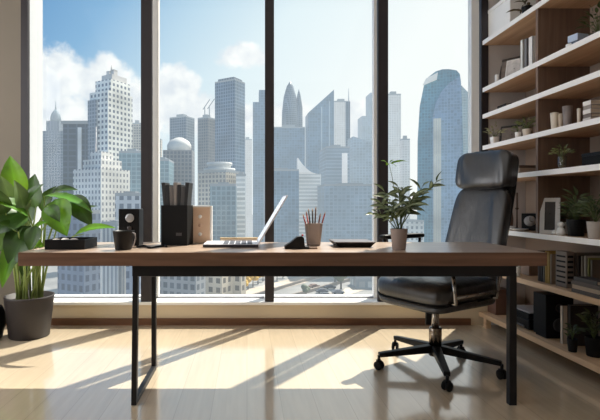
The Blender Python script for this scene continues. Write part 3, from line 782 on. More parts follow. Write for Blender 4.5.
# board 6
o = thing('candlestick', 'tall thin dark candlestick at the window end of the sixth board', 'candlestick', spot(517, 5, 2.07), 0)
MB().lathe([(.03, 0), (.03, .006), (.006, .014), (.005, .15), (.012, .156), (.012, .165), (0, .165)], 18, cap=False).build('holder', mat('dark_brass', (70, 56, 46), .4, .6), o)
MB().lathe([(.008, .165), (.007, .28), (0, .282)], 12, cap=False).build('taper_candle', mat('brown_wax', (92, 76, 66), .6), o)
vase(508.5, 5, 2.05, .04, .16, mat('brown_glaze', (98, 78, 66), .4), 'brown vase half hidden behind the chair back on the sixth board', .6)
t = thing('plate', 'shallow white plate on the sixth board left of the clock', 'plate', spot(519, 5, 1.985), 0)
MB().lathe([(.03, 0), (.032, .002), (.06, .012), (.06, .015), (.03, .006), (0, .005)], 28, cap=False).build('plate_body', white, t)
t = thing('bowl', 'low white bowl near the chair back on the sixth board', 'bowl', spot(509, 5, 1.972), 0)
MB().lathe([(.022, 0), (.024, .002), (.042, .026), (.04, .028), (.02, .006), (0, .005)], 24, cap=False).build('bowl_body', white, t)
o = thing('desk_clock', 'small black square clock with a pale round face on the sixth board', 'clock', spot(530, 5, 2.07), R(-42))
MB().box(-.055, .055, 0, .05, 0, .125).build('clock_case', blackp, o, bevel=.004)
d_ = MB(); d_.T = Matrix.Translation((0, -.0002, .07)) @ Matrix.Rotation(R(90), 4, 'X'); d_.lathe([(0, 0), (.038, 0), (.038, .003), (0, .003)], 24, cap=False); d_.build('clock_face', mat('clock_grey', (150, 146, 144), .5), o)
d_ = MB(); d_.bar((0, -.004, .07), (0, -.004, .098), .004, .001, up=(0, 1, 0)); d_.bar((0, -.004, .07), (.018, -.004, .064), .004, .001, up=(0, 1, 0)); d_.build('clock_hand', blackm, o)
frame(V((1.962, 2.94, shelf_top(5) + E)), .11, .24, R(-40), R(-12), (232, 230, 230), (52, 44, 42), 'white-framed photograph of dark shapes leaning on the sixth board', .026)
o = thing('figurine', 'small white rounded figurine in front of the white picture frame', 'figurine', spot(561, 5, 1.955), 0)
MB().lathe([(.0, 0), (.022, .0), (.026, .02), (.018, .042), (.010, .05), (.017, .06), (.018, .07), (.01, .082), (0, .084)], 20, cap=False).build('figurine_body', white, o)
MB().lathe([(0, 0), (.014, 0), (.016, .012), (.008, .03), (0, .032)], 14, cx=-.012, cy=.04).build('base', white, o)
pot_plant(spot(570, 5, 2.1), .03, .075, white, 'left bushy plant in a narrow white pot on the sixth board', 40, .03, .15, bush_leaf, .26, 31, (.04, .06))
pot_plant(spot(576, 5, 2.0), .05, .10, blackp, 'middle bushy plant in a round black pot on the sixth board', 80, .05, .18, bush_leaf, .26, 32, (.045, .07))
pot_plant(spot(595.5, 5, 1.975), .042, .095, mat('greige_pot', (178, 168, 158), .6), 'right bushy plant in a greige flared pot on the sixth board', 70, .05, .17, bush_leaf, .26, 33, (.045, .07))
# board 7: books
pot_plant(spot(517, 6, 1.958), .026, .07, white, 'tiny dark plant in a white pot at the far end of the book shelf', 16, .02, .05, dark_leaf, .4, 41, (.03, .05))
t = thing('storage_box', 'small beige box beside the tiny plant on the book shelf', 'box', spot(532, 6, 2.11), 0)
MB().box(-.06, .1, -.06, .06, 0, .085).build('box_body', mat('tan_box', (150, 126, 108), .7), t, bevel=.002)
MB().box(-.062, .102, -.062, .062, .0852, .11).build('lid', mat('beige_lid', (178, 160, 142), .7), t, bevel=.002)
rowA = [(538.6, .022, .205, (78, 64, 58), 'dark brown book at the far end of the lower book row'), (541.2, .02, .20, (56, 52, 52), 'black book right of the brown one in the lower book row'),
        (543.6, .018, .19, (120, 110, 104), 'grey slim book left of the yellow ones in the lower row'), (545.8, .018, .21, (196, 156, 76), 'first yellow book in the lower book row'),
        (548.2, .02, .205, (206, 172, 100), 'second paler yellow book in the lower book row'), (550.8, .02, .195, (150, 128, 106), 'tan book right of the yellow ones in the lower row')]
for px, w_, h_, c, lab in rowA: book(px, 6, 1.975, w_ * .8, h_, .16, c, lab, group='upright books on the lower book shelf')
# dark slatted magazine rack
o = thing('magazine_rack', 'grey rack of horizontal dark slots in the lower book row', 'rack', spot(561, 6, 1.975), 0)
MB().box(0, .045, -.05, .05, 0, .225).build('rack_body', mat('rack_grey', (122, 108, 98), .6), o, bevel=.002)
mb = MB()
for k in range(6): mb.box(-.002, .0, -.04, .04, .028 + k * .032, .039 + k * .032)
mb.T = None
for k in range(6): mb.box(.006, .04, -.0525, -.0503, .028 + k * .032, .042 + k * .032)
mb.build('slots', blackm, o)
rowB = [(575, .02, .22, (112, 98, 88), 'brown book just right of the slotted rack'), (578.4, .02, .205, (60, 52, 48), 'dark book two right of the slotted rack'),
        (581.8, .018, .205, (150, 138, 126), 'grey-brown book standing behind the flat stack'), (585, .016, .21, (196, 188, 176), 'cream slim book standing behind the flat stack'),
        (588.2, .014, .20, (150, 146, 84), 'slim olive book behind the flat stack'), (591.4, .02, .19, (104, 92, 82), 'taupe book nearest the camera in the lower row')]
for px, w_, h_, c, lab in rowB: book(px, 6, 2.03, w_ * .8, h_, .16, c, lab, group='upright books on the lower book shelf')
ys = F * 1.99 / (593 - PX)
for k, (c, lab, l) in enumerate((((70, 64, 62), 'bottom dark book of the flat stack on the lower book shelf', .25), ((170, 152, 132), 'second cream book of the flat stack on the lower book shelf', .23), ((92, 84, 80), 'third grey book of the flat stack on the lower book shelf', .24), ((58, 54, 54), 'topmost black book of the flat stack on the lower book shelf', .21))):
    flatbook(1.972, ys - .02, shelf_top(6) + E + k * .0235, .085, l * .9, .023, c, lab, R(2 * (k % 3) - 2))
# board 8 (bottom)
t = thing('storage_box', 'brown upright box on the bottom board behind the desk leg', 'box', spot(499, 7, 2.02), 0)
MB().box(-.06, .06, -.06, .06, 0, .17).build('box_body', mat('dark_tan', (104, 74, 60), .6), t, bevel=.003)
MB().box(-.062, .062, -.062, .062, .1702, .20).build('lid', mat('dark_tan_lid', (92, 64, 52), .6), t, bevel=.002)
t = thing('printer', 'low black printer with a pale top on the bottom board', 'printer', spot(530, 7, 2.03), 0)
MB().box(-.09, .14, -.13, .13, .008, .075).build('printer_body', blackp, t, bevel=.006)
MB().box(-.092, .142, -.132, .132, .08, .118).build('scanner_lid', blackm, t, bevel=.005)
MB().box(-.08, .13, -.12, .12, .1182, .126).build('top_cover', mat('grey_top', (168, 164, 162), .4), t, bevel=.002)
MB().box(-.10, -.0925, -.09, .09, .018, .03).build('paper_tray', mat('grey_tray', (90, 88, 88), .5), t)
t = thing('floor_speaker', 'tall black loudspeaker box on the bottom board beside white book', 'speaker', spot(549, 7, 2.0), R(0))
MB().box(-.06, .12, -.06, .07, .012, .285).build('cabinet', blackm, t, bevel=.003)
for z_, r_ in ((.09, .045), (.2, .028)):
    d_ = MB(); d_.T = Matrix.Translation((.03, -.0605, z_)) @ Matrix.Rotation(R(90), 4, 'X'); d_.lathe([(0, 0), (r_, 0), (r_, .005), (r_ * .8, .006), (0, .002)], 22, cap=False); d_.build('driver', mat('driver_grey', (48, 46, 46), .5), t)
MB().box(-.05, .11, -.05, .06, 0, .012).build('base', blackp, t)
book(561.5, 7, 1.975, .024, .235, .15, (206, 190, 172), 'tall cream book right of the black loudspeaker box', 0, 'books on the bottom board')
book(569, 7, 2.0, .03, .25, .17, (48, 42, 40), 'thick black book right of the tall cream book', 0, 'books on the bottom board')
pot_plant(spot(572.5, 7, 1.935), .028, .075, blackp, 'smaller dark plant in a black pot on the bottom board', 26, .02, .10, dark_leaf, .4, 51, (.025, .035))
pot_plant(spot(594, 7, 2.0), .046, .11, blackm, 'larger dark plant in a black pot on the bottom board', 60, .045, .17, leafmat('very_dark_leaf', (40, 46, 34), (72, 78, 58), .25), .4, 52, (.04, .06))

# ------------------------------------------------------------------ the city outside
G0 = -32.0
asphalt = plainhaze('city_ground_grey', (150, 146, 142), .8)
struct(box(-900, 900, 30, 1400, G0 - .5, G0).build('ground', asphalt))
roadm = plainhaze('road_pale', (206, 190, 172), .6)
def road(p, q, w, name):
    mb = MB(); a = V((p[0], p[1], 0)); b = V((q[0], q[1], 0)); n = (b - a).normalized().cross(V((0, 0, 1))) * w / 2
    ids = [mb.vert((c.x, c.y, G0 + .12)) for c in (a + n, a - n, b - n, b + n)]; mb.face(ids)
    o = mb.build(name, roadm); struct(o); return o
def gp(px, py):
    d = F * (CZ - G0) / (py - PY); return (X(px, d), d)
road(gp(200, 306), gp(372, 262), 10, 'road')
road(gp(300, 306), gp(420, 270), 7, 'road')
kerb = plainhaze('kerb_brown', (150, 132, 116), .7)
for (a, b) in ((gp(235, 303), gp(350, 268)), (gp(262, 306), gp(388, 270))):
    mb = MB(); mb.bar((a[0], a[1], G0 + .6), (b[0], b[1], G0 + .6), .8, 1.2); struct(mb.build('kerb', kerb))

def bldg(name, label, corner, ytop, D, Lpx, Rpx, m, phi=24., roof=None, plant=True, top=None, depth=None, group='city towers outside the window', ground=G0, crown=None, rm=None):
    """corner: pixel column of the near vertical edge; Lpx/Rpx: width of the left and right faces"""
    h = Z(ytop, D) - ground
    if Rpx > 0:
        a = R(phi); w = Lpx * D / F / cos(a); dep = Rpx * D / F / sin(a); rz = -a
    else:
        w = Lpx * D / F; dep = depth or w * .8; rz = 0
    t = thing(name, label, 'building', (X(corner, D), D, ground), rz, group)
    poly = [(-w, 0), (0, 0), (0, dep), (-w, dep)]
    MB().prism(poly, 0, top(w, dep, h) if top else h).build('tower', m, t)
    if plant and not top:
        rm = rm or m
        e = min(w, dep) * .04
        pr = MB()
        for (x0, x1, y0, y1) in ((-w, 0, 0, e), (-w, 0, dep - e, dep), (-w, -w + e, e, dep - e), (-e, 0, e, dep - e)): pr.box(x0, x1, y0, y1, h, h + .9)
        pr.build('parapet', plainhaze('parapet_grey', (150, 152, 158)), t)
        MB().box(-w * .72, -w * .3, dep * .25, dep * .7, h, h + min(3.0, h * .04)).build('roof_plant', plainhaze('roof_plant_grey', (132, 136, 144)), t)
    return t, w, dep, h

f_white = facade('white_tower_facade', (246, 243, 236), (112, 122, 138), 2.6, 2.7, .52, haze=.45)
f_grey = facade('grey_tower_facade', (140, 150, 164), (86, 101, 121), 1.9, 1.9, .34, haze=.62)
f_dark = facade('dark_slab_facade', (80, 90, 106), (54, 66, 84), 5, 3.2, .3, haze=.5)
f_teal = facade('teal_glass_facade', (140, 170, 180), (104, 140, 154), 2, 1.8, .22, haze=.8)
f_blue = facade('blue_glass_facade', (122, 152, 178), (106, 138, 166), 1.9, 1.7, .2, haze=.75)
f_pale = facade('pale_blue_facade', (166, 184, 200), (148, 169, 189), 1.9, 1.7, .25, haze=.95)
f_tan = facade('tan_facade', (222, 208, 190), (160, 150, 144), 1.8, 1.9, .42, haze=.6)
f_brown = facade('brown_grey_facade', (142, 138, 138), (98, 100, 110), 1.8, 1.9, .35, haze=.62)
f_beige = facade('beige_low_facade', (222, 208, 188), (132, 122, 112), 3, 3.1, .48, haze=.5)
f_stripe = facade('striped_facade', (236, 238, 238), (184, 196, 204), 60, 1.9, .45, haze=.9, tint=(228, 234, 236))  # whiter glow in the haze slot lifts the unlit fronts
f_silver = facade('silver_facade', (226, 228, 230), (196, 203, 210), 1.7, 1.6, .4, haze=1.0, tint=(232, 236, 238))  # near-white emission brightens faces turned away from the sun
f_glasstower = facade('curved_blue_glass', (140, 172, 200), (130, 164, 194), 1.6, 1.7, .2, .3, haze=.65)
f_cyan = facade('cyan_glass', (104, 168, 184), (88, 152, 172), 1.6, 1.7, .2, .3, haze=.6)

# pane 1
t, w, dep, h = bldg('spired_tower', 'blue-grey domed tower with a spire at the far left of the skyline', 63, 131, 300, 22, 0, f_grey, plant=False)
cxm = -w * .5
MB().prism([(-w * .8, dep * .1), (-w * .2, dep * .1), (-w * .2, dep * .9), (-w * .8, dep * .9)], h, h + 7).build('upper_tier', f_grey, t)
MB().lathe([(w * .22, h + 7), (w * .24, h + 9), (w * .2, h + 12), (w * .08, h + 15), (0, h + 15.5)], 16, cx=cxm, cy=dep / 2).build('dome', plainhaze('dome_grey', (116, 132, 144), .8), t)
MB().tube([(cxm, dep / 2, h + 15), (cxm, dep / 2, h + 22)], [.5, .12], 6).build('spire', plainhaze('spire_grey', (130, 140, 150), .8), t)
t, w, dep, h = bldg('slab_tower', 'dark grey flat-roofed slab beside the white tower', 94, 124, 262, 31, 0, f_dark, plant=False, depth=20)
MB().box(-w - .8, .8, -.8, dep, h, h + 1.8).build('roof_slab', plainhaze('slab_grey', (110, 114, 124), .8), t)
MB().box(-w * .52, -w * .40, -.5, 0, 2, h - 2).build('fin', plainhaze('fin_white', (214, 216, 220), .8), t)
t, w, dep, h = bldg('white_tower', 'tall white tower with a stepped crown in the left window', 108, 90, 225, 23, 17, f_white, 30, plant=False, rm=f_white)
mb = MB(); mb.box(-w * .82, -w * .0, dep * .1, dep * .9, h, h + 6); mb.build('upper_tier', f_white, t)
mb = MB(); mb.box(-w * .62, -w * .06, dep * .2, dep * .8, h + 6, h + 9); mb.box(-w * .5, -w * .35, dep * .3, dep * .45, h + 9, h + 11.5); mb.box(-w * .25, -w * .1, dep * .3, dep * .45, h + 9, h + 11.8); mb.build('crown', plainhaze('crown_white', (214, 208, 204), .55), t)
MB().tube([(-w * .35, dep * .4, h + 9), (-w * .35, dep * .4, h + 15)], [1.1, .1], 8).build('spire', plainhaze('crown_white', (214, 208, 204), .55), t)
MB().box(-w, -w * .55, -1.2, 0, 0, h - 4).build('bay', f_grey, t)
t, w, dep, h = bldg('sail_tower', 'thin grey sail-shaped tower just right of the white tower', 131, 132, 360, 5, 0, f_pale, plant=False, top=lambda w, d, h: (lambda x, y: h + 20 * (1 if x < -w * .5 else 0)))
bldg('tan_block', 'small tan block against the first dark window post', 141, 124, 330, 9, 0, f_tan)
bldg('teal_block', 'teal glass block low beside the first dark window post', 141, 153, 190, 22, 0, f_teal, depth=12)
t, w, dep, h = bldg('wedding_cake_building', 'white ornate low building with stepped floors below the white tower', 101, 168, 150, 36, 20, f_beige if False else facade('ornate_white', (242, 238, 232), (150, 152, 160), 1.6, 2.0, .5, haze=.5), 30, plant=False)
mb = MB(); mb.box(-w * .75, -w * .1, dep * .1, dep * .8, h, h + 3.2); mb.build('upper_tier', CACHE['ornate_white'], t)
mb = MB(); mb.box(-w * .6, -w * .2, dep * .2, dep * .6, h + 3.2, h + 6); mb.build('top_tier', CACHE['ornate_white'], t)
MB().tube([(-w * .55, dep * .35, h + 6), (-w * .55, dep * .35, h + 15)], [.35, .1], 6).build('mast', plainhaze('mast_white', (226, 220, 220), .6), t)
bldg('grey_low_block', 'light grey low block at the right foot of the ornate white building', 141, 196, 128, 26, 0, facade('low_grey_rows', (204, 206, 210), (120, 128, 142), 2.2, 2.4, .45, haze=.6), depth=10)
bldg('blue_grey_block', 'blue-grey tower block seen under the left part of the desk', 84, 214, 105, 34, 10, facade('blue_grey_rows', (122, 134, 156), (74, 88, 116), 2.0, 2.4, .4, haze=.7), 28)  # blue-grey is the facade's own colour
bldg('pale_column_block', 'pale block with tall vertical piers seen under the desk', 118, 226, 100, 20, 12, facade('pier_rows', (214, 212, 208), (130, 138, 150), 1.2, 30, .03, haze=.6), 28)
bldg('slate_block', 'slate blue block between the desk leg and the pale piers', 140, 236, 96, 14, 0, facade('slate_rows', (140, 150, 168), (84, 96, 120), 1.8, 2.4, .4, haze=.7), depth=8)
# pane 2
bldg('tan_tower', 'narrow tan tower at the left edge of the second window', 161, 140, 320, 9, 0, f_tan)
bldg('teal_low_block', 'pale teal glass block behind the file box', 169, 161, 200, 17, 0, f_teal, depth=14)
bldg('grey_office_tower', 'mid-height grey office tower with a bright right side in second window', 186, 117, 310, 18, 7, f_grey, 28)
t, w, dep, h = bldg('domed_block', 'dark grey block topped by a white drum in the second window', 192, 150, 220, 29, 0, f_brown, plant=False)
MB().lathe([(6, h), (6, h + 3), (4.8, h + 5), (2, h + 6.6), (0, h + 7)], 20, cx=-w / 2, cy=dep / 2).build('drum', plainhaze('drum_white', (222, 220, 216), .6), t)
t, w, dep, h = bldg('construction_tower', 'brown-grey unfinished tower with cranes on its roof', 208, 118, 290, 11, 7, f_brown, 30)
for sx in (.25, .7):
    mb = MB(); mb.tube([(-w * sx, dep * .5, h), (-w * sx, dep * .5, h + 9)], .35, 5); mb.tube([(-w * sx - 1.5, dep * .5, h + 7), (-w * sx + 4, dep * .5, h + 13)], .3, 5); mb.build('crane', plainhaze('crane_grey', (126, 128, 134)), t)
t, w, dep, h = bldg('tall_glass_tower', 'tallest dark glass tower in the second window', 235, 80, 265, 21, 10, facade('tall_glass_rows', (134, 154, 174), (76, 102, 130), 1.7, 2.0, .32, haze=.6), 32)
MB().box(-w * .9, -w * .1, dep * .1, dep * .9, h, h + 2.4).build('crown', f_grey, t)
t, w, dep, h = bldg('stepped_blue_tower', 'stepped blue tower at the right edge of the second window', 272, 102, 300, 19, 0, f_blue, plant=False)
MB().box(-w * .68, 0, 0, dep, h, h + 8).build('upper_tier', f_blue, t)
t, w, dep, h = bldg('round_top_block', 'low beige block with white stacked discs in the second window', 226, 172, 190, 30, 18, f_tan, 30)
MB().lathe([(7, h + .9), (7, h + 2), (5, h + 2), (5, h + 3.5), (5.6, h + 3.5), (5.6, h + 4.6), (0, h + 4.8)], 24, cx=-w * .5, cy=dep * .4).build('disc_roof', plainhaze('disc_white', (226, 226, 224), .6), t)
bldg('teal_tower', 'dull teal tower behind the copper box and laptop', 236, 186, 165, 26, 0, facade('dull_teal', (128, 150, 160), (100, 124, 136), 1.8, 1.8, .3, haze=.8), depth=16)  # the facade's own dull teal
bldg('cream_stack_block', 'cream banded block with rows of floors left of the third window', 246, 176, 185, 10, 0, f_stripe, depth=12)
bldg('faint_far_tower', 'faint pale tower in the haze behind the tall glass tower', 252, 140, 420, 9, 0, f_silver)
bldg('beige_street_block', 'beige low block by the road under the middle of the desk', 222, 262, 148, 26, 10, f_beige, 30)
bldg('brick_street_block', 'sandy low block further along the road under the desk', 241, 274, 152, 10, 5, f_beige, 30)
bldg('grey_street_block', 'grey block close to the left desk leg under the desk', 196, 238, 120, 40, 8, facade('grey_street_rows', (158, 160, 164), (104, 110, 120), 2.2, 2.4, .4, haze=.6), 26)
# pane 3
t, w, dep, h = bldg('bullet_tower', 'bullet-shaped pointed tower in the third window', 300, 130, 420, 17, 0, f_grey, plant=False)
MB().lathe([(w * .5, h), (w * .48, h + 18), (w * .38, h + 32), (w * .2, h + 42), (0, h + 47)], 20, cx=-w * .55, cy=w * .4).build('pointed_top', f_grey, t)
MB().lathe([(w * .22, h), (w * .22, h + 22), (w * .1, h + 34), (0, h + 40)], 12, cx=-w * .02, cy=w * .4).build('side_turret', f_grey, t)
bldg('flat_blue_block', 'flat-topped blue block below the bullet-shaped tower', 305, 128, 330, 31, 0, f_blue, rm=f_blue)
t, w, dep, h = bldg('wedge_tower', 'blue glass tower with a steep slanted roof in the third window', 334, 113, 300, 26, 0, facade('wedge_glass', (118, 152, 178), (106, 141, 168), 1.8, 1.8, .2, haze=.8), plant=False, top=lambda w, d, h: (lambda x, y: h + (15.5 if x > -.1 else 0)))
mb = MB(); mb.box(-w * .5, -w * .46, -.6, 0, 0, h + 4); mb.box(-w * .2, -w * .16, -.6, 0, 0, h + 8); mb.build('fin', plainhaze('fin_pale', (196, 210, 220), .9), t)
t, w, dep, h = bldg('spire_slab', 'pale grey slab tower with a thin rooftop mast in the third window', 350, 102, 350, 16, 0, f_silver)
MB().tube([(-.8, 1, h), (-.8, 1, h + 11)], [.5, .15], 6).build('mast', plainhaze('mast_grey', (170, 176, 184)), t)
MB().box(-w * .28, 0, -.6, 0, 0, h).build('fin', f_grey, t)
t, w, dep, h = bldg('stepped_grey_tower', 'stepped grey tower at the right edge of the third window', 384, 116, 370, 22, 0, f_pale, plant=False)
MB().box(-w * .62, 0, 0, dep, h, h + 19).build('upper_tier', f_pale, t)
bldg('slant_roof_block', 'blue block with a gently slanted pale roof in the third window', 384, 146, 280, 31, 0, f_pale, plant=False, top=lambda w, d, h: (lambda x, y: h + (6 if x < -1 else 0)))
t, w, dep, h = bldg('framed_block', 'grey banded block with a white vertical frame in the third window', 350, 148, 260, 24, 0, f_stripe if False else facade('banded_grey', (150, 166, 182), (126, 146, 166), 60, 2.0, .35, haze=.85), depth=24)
MB().box(-w * .34, -w * .12, -1, 0, 6, h - 3).build('white_frame', plainhaze('frame_white', (244, 245, 246), 1.2, tint=(244, 246, 248)), t)  # white glow mixed in so the frame looks bright though unlit
t, w, dep, h = bldg('curved_white_building', 'white banded building with a swooping peaked roof in the third window', 321, 174, 235, 23, 0, f_stripe, plant=False)
mb = MB(); prof = [(-w, h)] + [(-w + w * .95 * (k / 10), h + 8.5 * (1 - k / 10) ** 2.2) for k in range(11)]
mb.sideprism(prof, 0, dep * .6); mb.build('swoop_roof', plainhaze('swoop_white', (244, 245, 246), 1.2, tint=(240, 243, 244)), t)  # roof brightness painted in as whitish emission
bldg('blue_mid_block', 'plain blue block left of the curved white building', 299, 171, 230, 34, 0, f_blue, rm=f_blue, depth=20)
bldg('grey_front_block', 'wide blue-grey block in front of the banded one in the third window', 384, 186, 215, 60, 0, facade('front_blue_rows', (130, 152, 172), (122, 145, 166), 2.0, 1.7, .3, haze=.85), depth=20)
# pane 4
bldg('tall_grey_tower', 'slim grey tower at the left edge of the fourth window', 401, 95, 320, 13, 0, f_silver, rm=f_silver)
bldg('slim_pale_tower', 'slim pale tower in front of the curved glass tower', 410, 140, 290, 8, 0, f_silver)
# curved blue glass tower
D = 255.; t = thing('curved_glass_tower', 'curved blue glass tower with a rounded top in the fourth window', 'building', (X(440, D), D, G0), -math.atan2(193, F), 'city towers outside the window')
k_ = D / F; H0 = Z(69, D) - G0
def outline(px, py): return ((px - 440) * k_, Z(py, D) - G0)
base = 0.
right = [outline(p, q) for p, q in ((462, 230), (461, 150), (460, 110), (459, 84), (458, 76), (455, 72), (448, 70), (442, 69.5))]
left = [outline(p, q) for p, q in ((436, 71), (429, 76), (425, 84), (421, 105), (419, 140), (418.5, 230))]
prof = [(left[-1][0], 0), (right[0][0], 0)] + right + left
MB().sideprism(prof, 0, 26).build('tower', f_cyan, t)
arc = [outline(p, q) for p, q in ((433, 230), (433, 118), (436, 104), (441, 93), (448, 85), (458, 79), (459, 90), (460, 120), (461, 230))]
MB().sideprism([(arc[0][0], 0)] + arc + [(arc[-1][0], 0)], -2.2, -.02).build('front_screen', f_glasstower, t)
mb = MB()
q = [outline(p, r) for p, r in ((424, 84), (437, 79.5), (438, 73), (427, 78))]
mb.sideprism(q, -2.0, -.02); mb.build('roof_opening', plainhaze('opening_white', (240, 244, 244), 1.2, tint=(240, 244, 244)), t)  # opening whitened by emission; lit only by the sky it turns grey
mb = MB(); a0, a1 = outline(434, 120), outline(441, 230)
mb.box(a0[0], a1[0], -6, -2.3, 0, a0[1]); mb.build('reflection_shaft', facade('cream_reflection', (226, 216, 196), (150, 160, 164), 1.2, 60, .02, haze=.7), t)  # cream box on the glass front, painted in place of a reflection
bldg('side_glass_tower', 'narrow green glass tower tucked behind the curved glass tower', 469, 84, 300, 9, 0, f_teal, plant=False, top=lambda w, d, h: (lambda x, y: h - (6 if x > -1 else 0)))
bldg('dark_right_block', 'grey-blue block at the right edge of the fourth window', 481, 129, 320, 15, 0, f_grey)
bldg('white_low_building', 'white low-rise building behind the leaves of the desk plant', 424, 222, 230, 24, 0, facade('white_low_rows', (228, 228, 224), (150, 158, 166), 2.4, 2.8, .5, haze=.7), depth=14)
bldg('lattice_building', 'grey building with a pale patterned front beside the chair seat', 384, 279, 176, 28, 0, facade('lattice_rows', (150, 156, 160), (206, 206, 204), 3.4, 3.4, .35, haze=.6), depth=10)

# roadside trees and cars
def tree(px, py, s, m, label):
    x, y = gp(px, py); o = thing('street_tree', label, 'tree', (x, y, G0), 0, 'trees beside the road far below')
    MB().tube([(0, 0, 0), (0, 0, 2.2 * s)], [.25 * s, .15 * s], 6).build('trunk', plainhaze('trunk_brown', (96, 80, 66), .6), o)
    rn = random.Random(int(px * 7 + py)); mb = MB()
    for k in range(9):
        mb.sell((rn.uniform(-1, 1) * s, rn.uniform(-1, 1) * s, (2.6 + rn.uniform(0, 1.6)) * s), (1.1 * s, 1.1 * s, .9 * s), 1, 1, 10, 7)
    mb.build('crown', m, o)
yel = plainhaze('yellow_foliage', (214, 172, 70), .45); grn = plainhaze('olive_foliage', (112, 118, 92), .6)
for i, (a, b, s) in enumerate(((243, 292, 1.1), (248, 289, 1.1), (253, 286.5, 1.15), (258, 284, 1.15), (263, 281.5, 1.1), (268, 279, 1.1), (277, 280.5, 1.0), (283, 278, 1.0))):
    tree(a, b, s, yel, 'yellow-leaved roadside tree lining the road seen under the desk')
for i, (a, b, s, lab) in enumerate(((341, 289, 1.6, 'largest olive tree beside the parked cars below the window'), (335, 284, 1.4, 'olive tree just behind the largest one below the window'), (232, 297, 1.2, 'olive tree at the near end of the yellow row'), (306, 298, 1.0, 'small olive shrub-like tree nearest the window on the verge'))):
    tree(a, b, s, grn, lab)
def car(px, py, rz, rgb, label):
    x, y = gp(px, py); o = thing('car', label, 'car', (x, y, G0 + .13), rz, 'cars on the road far below')
    MB().sideprism([(-2.2, .3), (2.2, .3), (2.2, .85), (1.2, .95), (.7, 1.45), (-1.0, 1.45), (-1.7, .95), (-2.2, .85)], -.9, .9).build('car_body', plainhaze('car_%d_%d_%d' % rgb, rgb, .5, .35), o)
    for sx in (-1.4, 1.4):
        for sy in (-.85, .85):
            mb = MB(); mb.T = Matrix.Translation((sx, sy, .33)) @ Matrix.Rotation(R(90), 4, 'X'); mb.lathe([(0, -.1), (.33, -.1), (.33, .1), (0, .1)], 12, cap=False); mb.build('wheel', plainhaze('tyre', (40, 40, 42), .5), o)
for a, b, rz, c, lab in ((322, 293, 10, (92, 94, 104), 'dark grey car parked nearest the window on the street'), (330, 289, 14, (70, 72, 82), 'charcoal car parked behind the grey one on the street'), (338, 294, 4, (120, 122, 132), 'lighter grey car closest to the large olive tree'), (314, 288, 30, (150, 120, 106), 'brownish car beside the road left of the parked cars'), (326, 297, 6, (84, 88, 96), 'slate car at the bottom of the window view')):
    car(a, b, R(rz), c, lab)

# ------------------------------------------------------------------ sky
wd = bpy.data.worlds.new('sky'); S.world = wd; wd.use_nodes = True
nt = wd.node_tree; nt.nodes.clear()
wo = nt.nodes.new('ShaderNodeOutputWorld'); bg = nt.nodes.new('ShaderNodeBackground'); nt.links.new(bg.outputs[0], wo.inputs[0])
tc = nt.nodes.new('ShaderNodeTexCoord'); sp = nt.nodes.new('ShaderNodeSeparateXYZ'); nt.links.new(tc.outputs['Generated'], sp.inputs[0])
dy = math_(nt, 'MAXIMUM', sp.outputs[1], .12)
u = math_(nt, 'DIVIDE', sp.outputs[0], dy); v = math_(nt, 'DIVIDE', sp.outputs[2], dy)
u = math_(nt, 'MINIMUM', math_(nt, 'MAXIMUM', u, -1.5), 1.5); v = math_(nt, 'MINIMUM', math_(nt, 'MAXIMUM', v, -.5), 2.)
# brightness towards the sun side and the horizon
s = math_(nt, 'SUBTRACT', math_(nt, 'ADD', math_(nt, 'MULTIPLY', u, -.95), math_(nt, 'MULTIPLY', v, .75)), 0.)
rp = nt.nodes.new('ShaderNodeValToRGB'); cr = rp.color_ramp
mrn = nt.nodes.new('ShaderNodeMapRange'); mrn.inputs[1].default_value = -.5; mrn.inputs[2].default_value = .9; nt.links.new(s, mrn.inputs[0]); nt.links.new(mrn.outputs[0], rp.inputs[0])
cr.elements[0].position = 0; cr.elements[0].color = lin((246, 246, 243))
cr.elements[1].position = 1; cr.elements[1].color = lin((92, 142, 192))
for pos, c in ((.30, (243, 246, 246)), (.52, (222, 235, 241)), (.66, (186, 212, 230)), (.80, (136, 178, 214))):
    e = cr.elements.new(pos); e.color = lin(c)
cb = nt.nodes.new('ShaderNodeCombineXYZ'); nt.links.new(u, cb.inputs[0]); nt.links.new(v, cb.inputs[1])
nz = nt.nodes.new('ShaderNodeTexNoise'); nz.inputs['Scale'].default_value = 9.; nz.inputs['Detail'].default_value = 7; nz.inputs['Roughness'].default_value = .55; nt.links.new(cb.outputs[0], nz.inputs['Vector'])
nz2 = nt.nodes.new('ShaderNodeTexNoise'); nz2.inputs['Scale'].default_value = 22.; nz2.inputs['Detail'].default_value = 5; nt.links.new(cb.outputs[0], nz2.inputs['Vector'])
blob = None
for (px, py, rx_, ry_) in ((58, 78, 42, 36), (45, 112, 60, 40), (105, 82, 40, 32), (135, 108, 50, 40), (172, 98, 34, 36), (205, 120, 60, 32), (240, 55, 27, 17), (290, 118, 40, 22), (350, 118, 50, 22), (70, 150, 90, 40)):
    cu, cv = (px - PX) / F, (PY - py) / F
    a = math_(nt, 'POWER', math_(nt, 'DIVIDE', math_(nt, 'SUBTRACT', u, cu), rx_ / F), 2.)
    b = math_(nt, 'POWER', math_(nt, 'DIVIDE', math_(nt, 'SUBTRACT', v, cv), ry_ / F), 2.)
    m_ = math_(nt, 'SUBTRACT', 1., math_(nt, 'SQRT', math_(nt, 'ADD', a, b)))
    blob = m_ if blob is None else math_(nt, 'MAXIMUM', blob, m_)
dens = math_(nt, 'ADD', math_(nt, 'MULTIPLY', blob, .9), math_(nt, 'MULTIPLY', math_(nt, 'SUBTRACT', nz.outputs[0], .5), 1.9))
mk = nt.nodes.new('ShaderNodeMapRange'); mk.interpolation_type = 'SMOOTHSTEP'; mk.inputs[1].default_value = .02; mk.inputs[2].default_value = .34; nt.links.new(dens, mk.inputs[0])
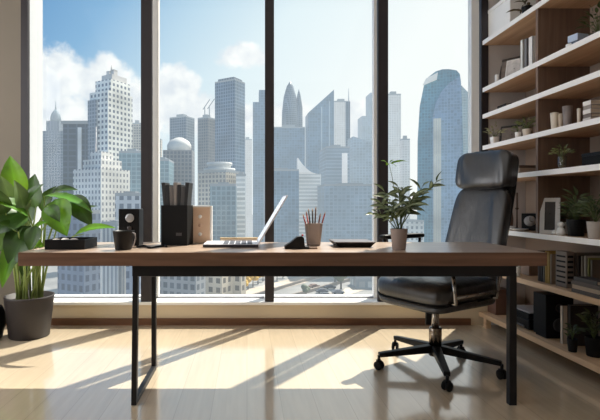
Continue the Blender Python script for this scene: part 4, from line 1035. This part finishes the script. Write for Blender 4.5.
shade = nt.nodes.new('ShaderNodeMapRange'); shade.inputs[1].default_value = .35; shade.inputs[2].default_value = .65; nt.links.new(nz2.outputs[0], shade.inputs[0])
ccol = mixc(nt, shade.outputs[0], lin((222, 227, 234)), lin((250, 250, 249)))
front = math_(nt, 'GREATER_THAN', sp.outputs[1], .15)
fac = math_(nt, 'MULTIPLY', math_(nt, 'MULTIPLY', mk.outputs[0], front), .96)
nt.links.new(mixc(nt, fac, rp.outputs[0], ccol), bg.inputs[0])
bg.inputs[1].default_value = 1.06

# ------------------------------------------------------------------ lights
sd = bpy.data.lights.new('sun', 'SUN'); sd.energy = 8.5; sd.angle = R(.6); sd.color = (1., .93, .82)
so = bpy.data.objects.new('sun', sd); COL.objects.link(so)
el = R(55); dirv = V((-cos(el) * .62, -cos(el) * .78, -sin(el)))
so.rotation_euler = dirv.to_track_quat('-Z', 'Y').to_euler()
ad = bpy.data.lights.new('ceiling_fill', 'AREA'); ad.energy = 31; ad.shape = 'RECTANGLE'; ad.size = 4.6; ad.size_y = 3.0; ad.color = (1., .96, .92)  # unseen fill light added overhead behind the camera
ao = bpy.data.objects.new('ceiling_fill', ad); COL.objects.link(ao); ao.location = (-.4, -.3, 4.0); ao.rotation_euler = (R(18), 0, 0)

sl = bpy.data.lights.new('side_fill', 'AREA'); sl.energy = 68; sl.shape = 'RECTANGLE'; sl.size = 2.4; sl.size_y = 2.6; sl.color = (.96, .97, 1.)  # fill light added out of view on the left, for shelf edges and chair
slo = bpy.data.objects.new('side_fill', sl); COL.objects.link(slo); slo.location = (-2.9, 2.0, 1.8); slo.rotation_euler = (0, R(-90), 0)

# ------------------------------------------------------------------ camera
cd = bpy.data.cameras.new('camera'); cam = bpy.data.objects.new('camera', cd); COL.objects.link(cam)
cd.sensor_width = 36; cd.lens = F / 600 * 36; cd.shift_x = (300 - PX) / 600; cd.shift_y = (PY - 210) / 600
cd.clip_end = 3000; cd.clip_start = .05
cam.location = (0, 0, CZ); cam.rotation_euler = (R(90), 0, 0)
S.camera = cam
S.view_settings.view_transform = 'Standard'
S.view_settings.look = 'None'
S.view_settings.exposure = 0.1
try:
    S.cycles.use_denoising = True
    S.cycles.sample_clamp_indirect = 6
except Exception: pass
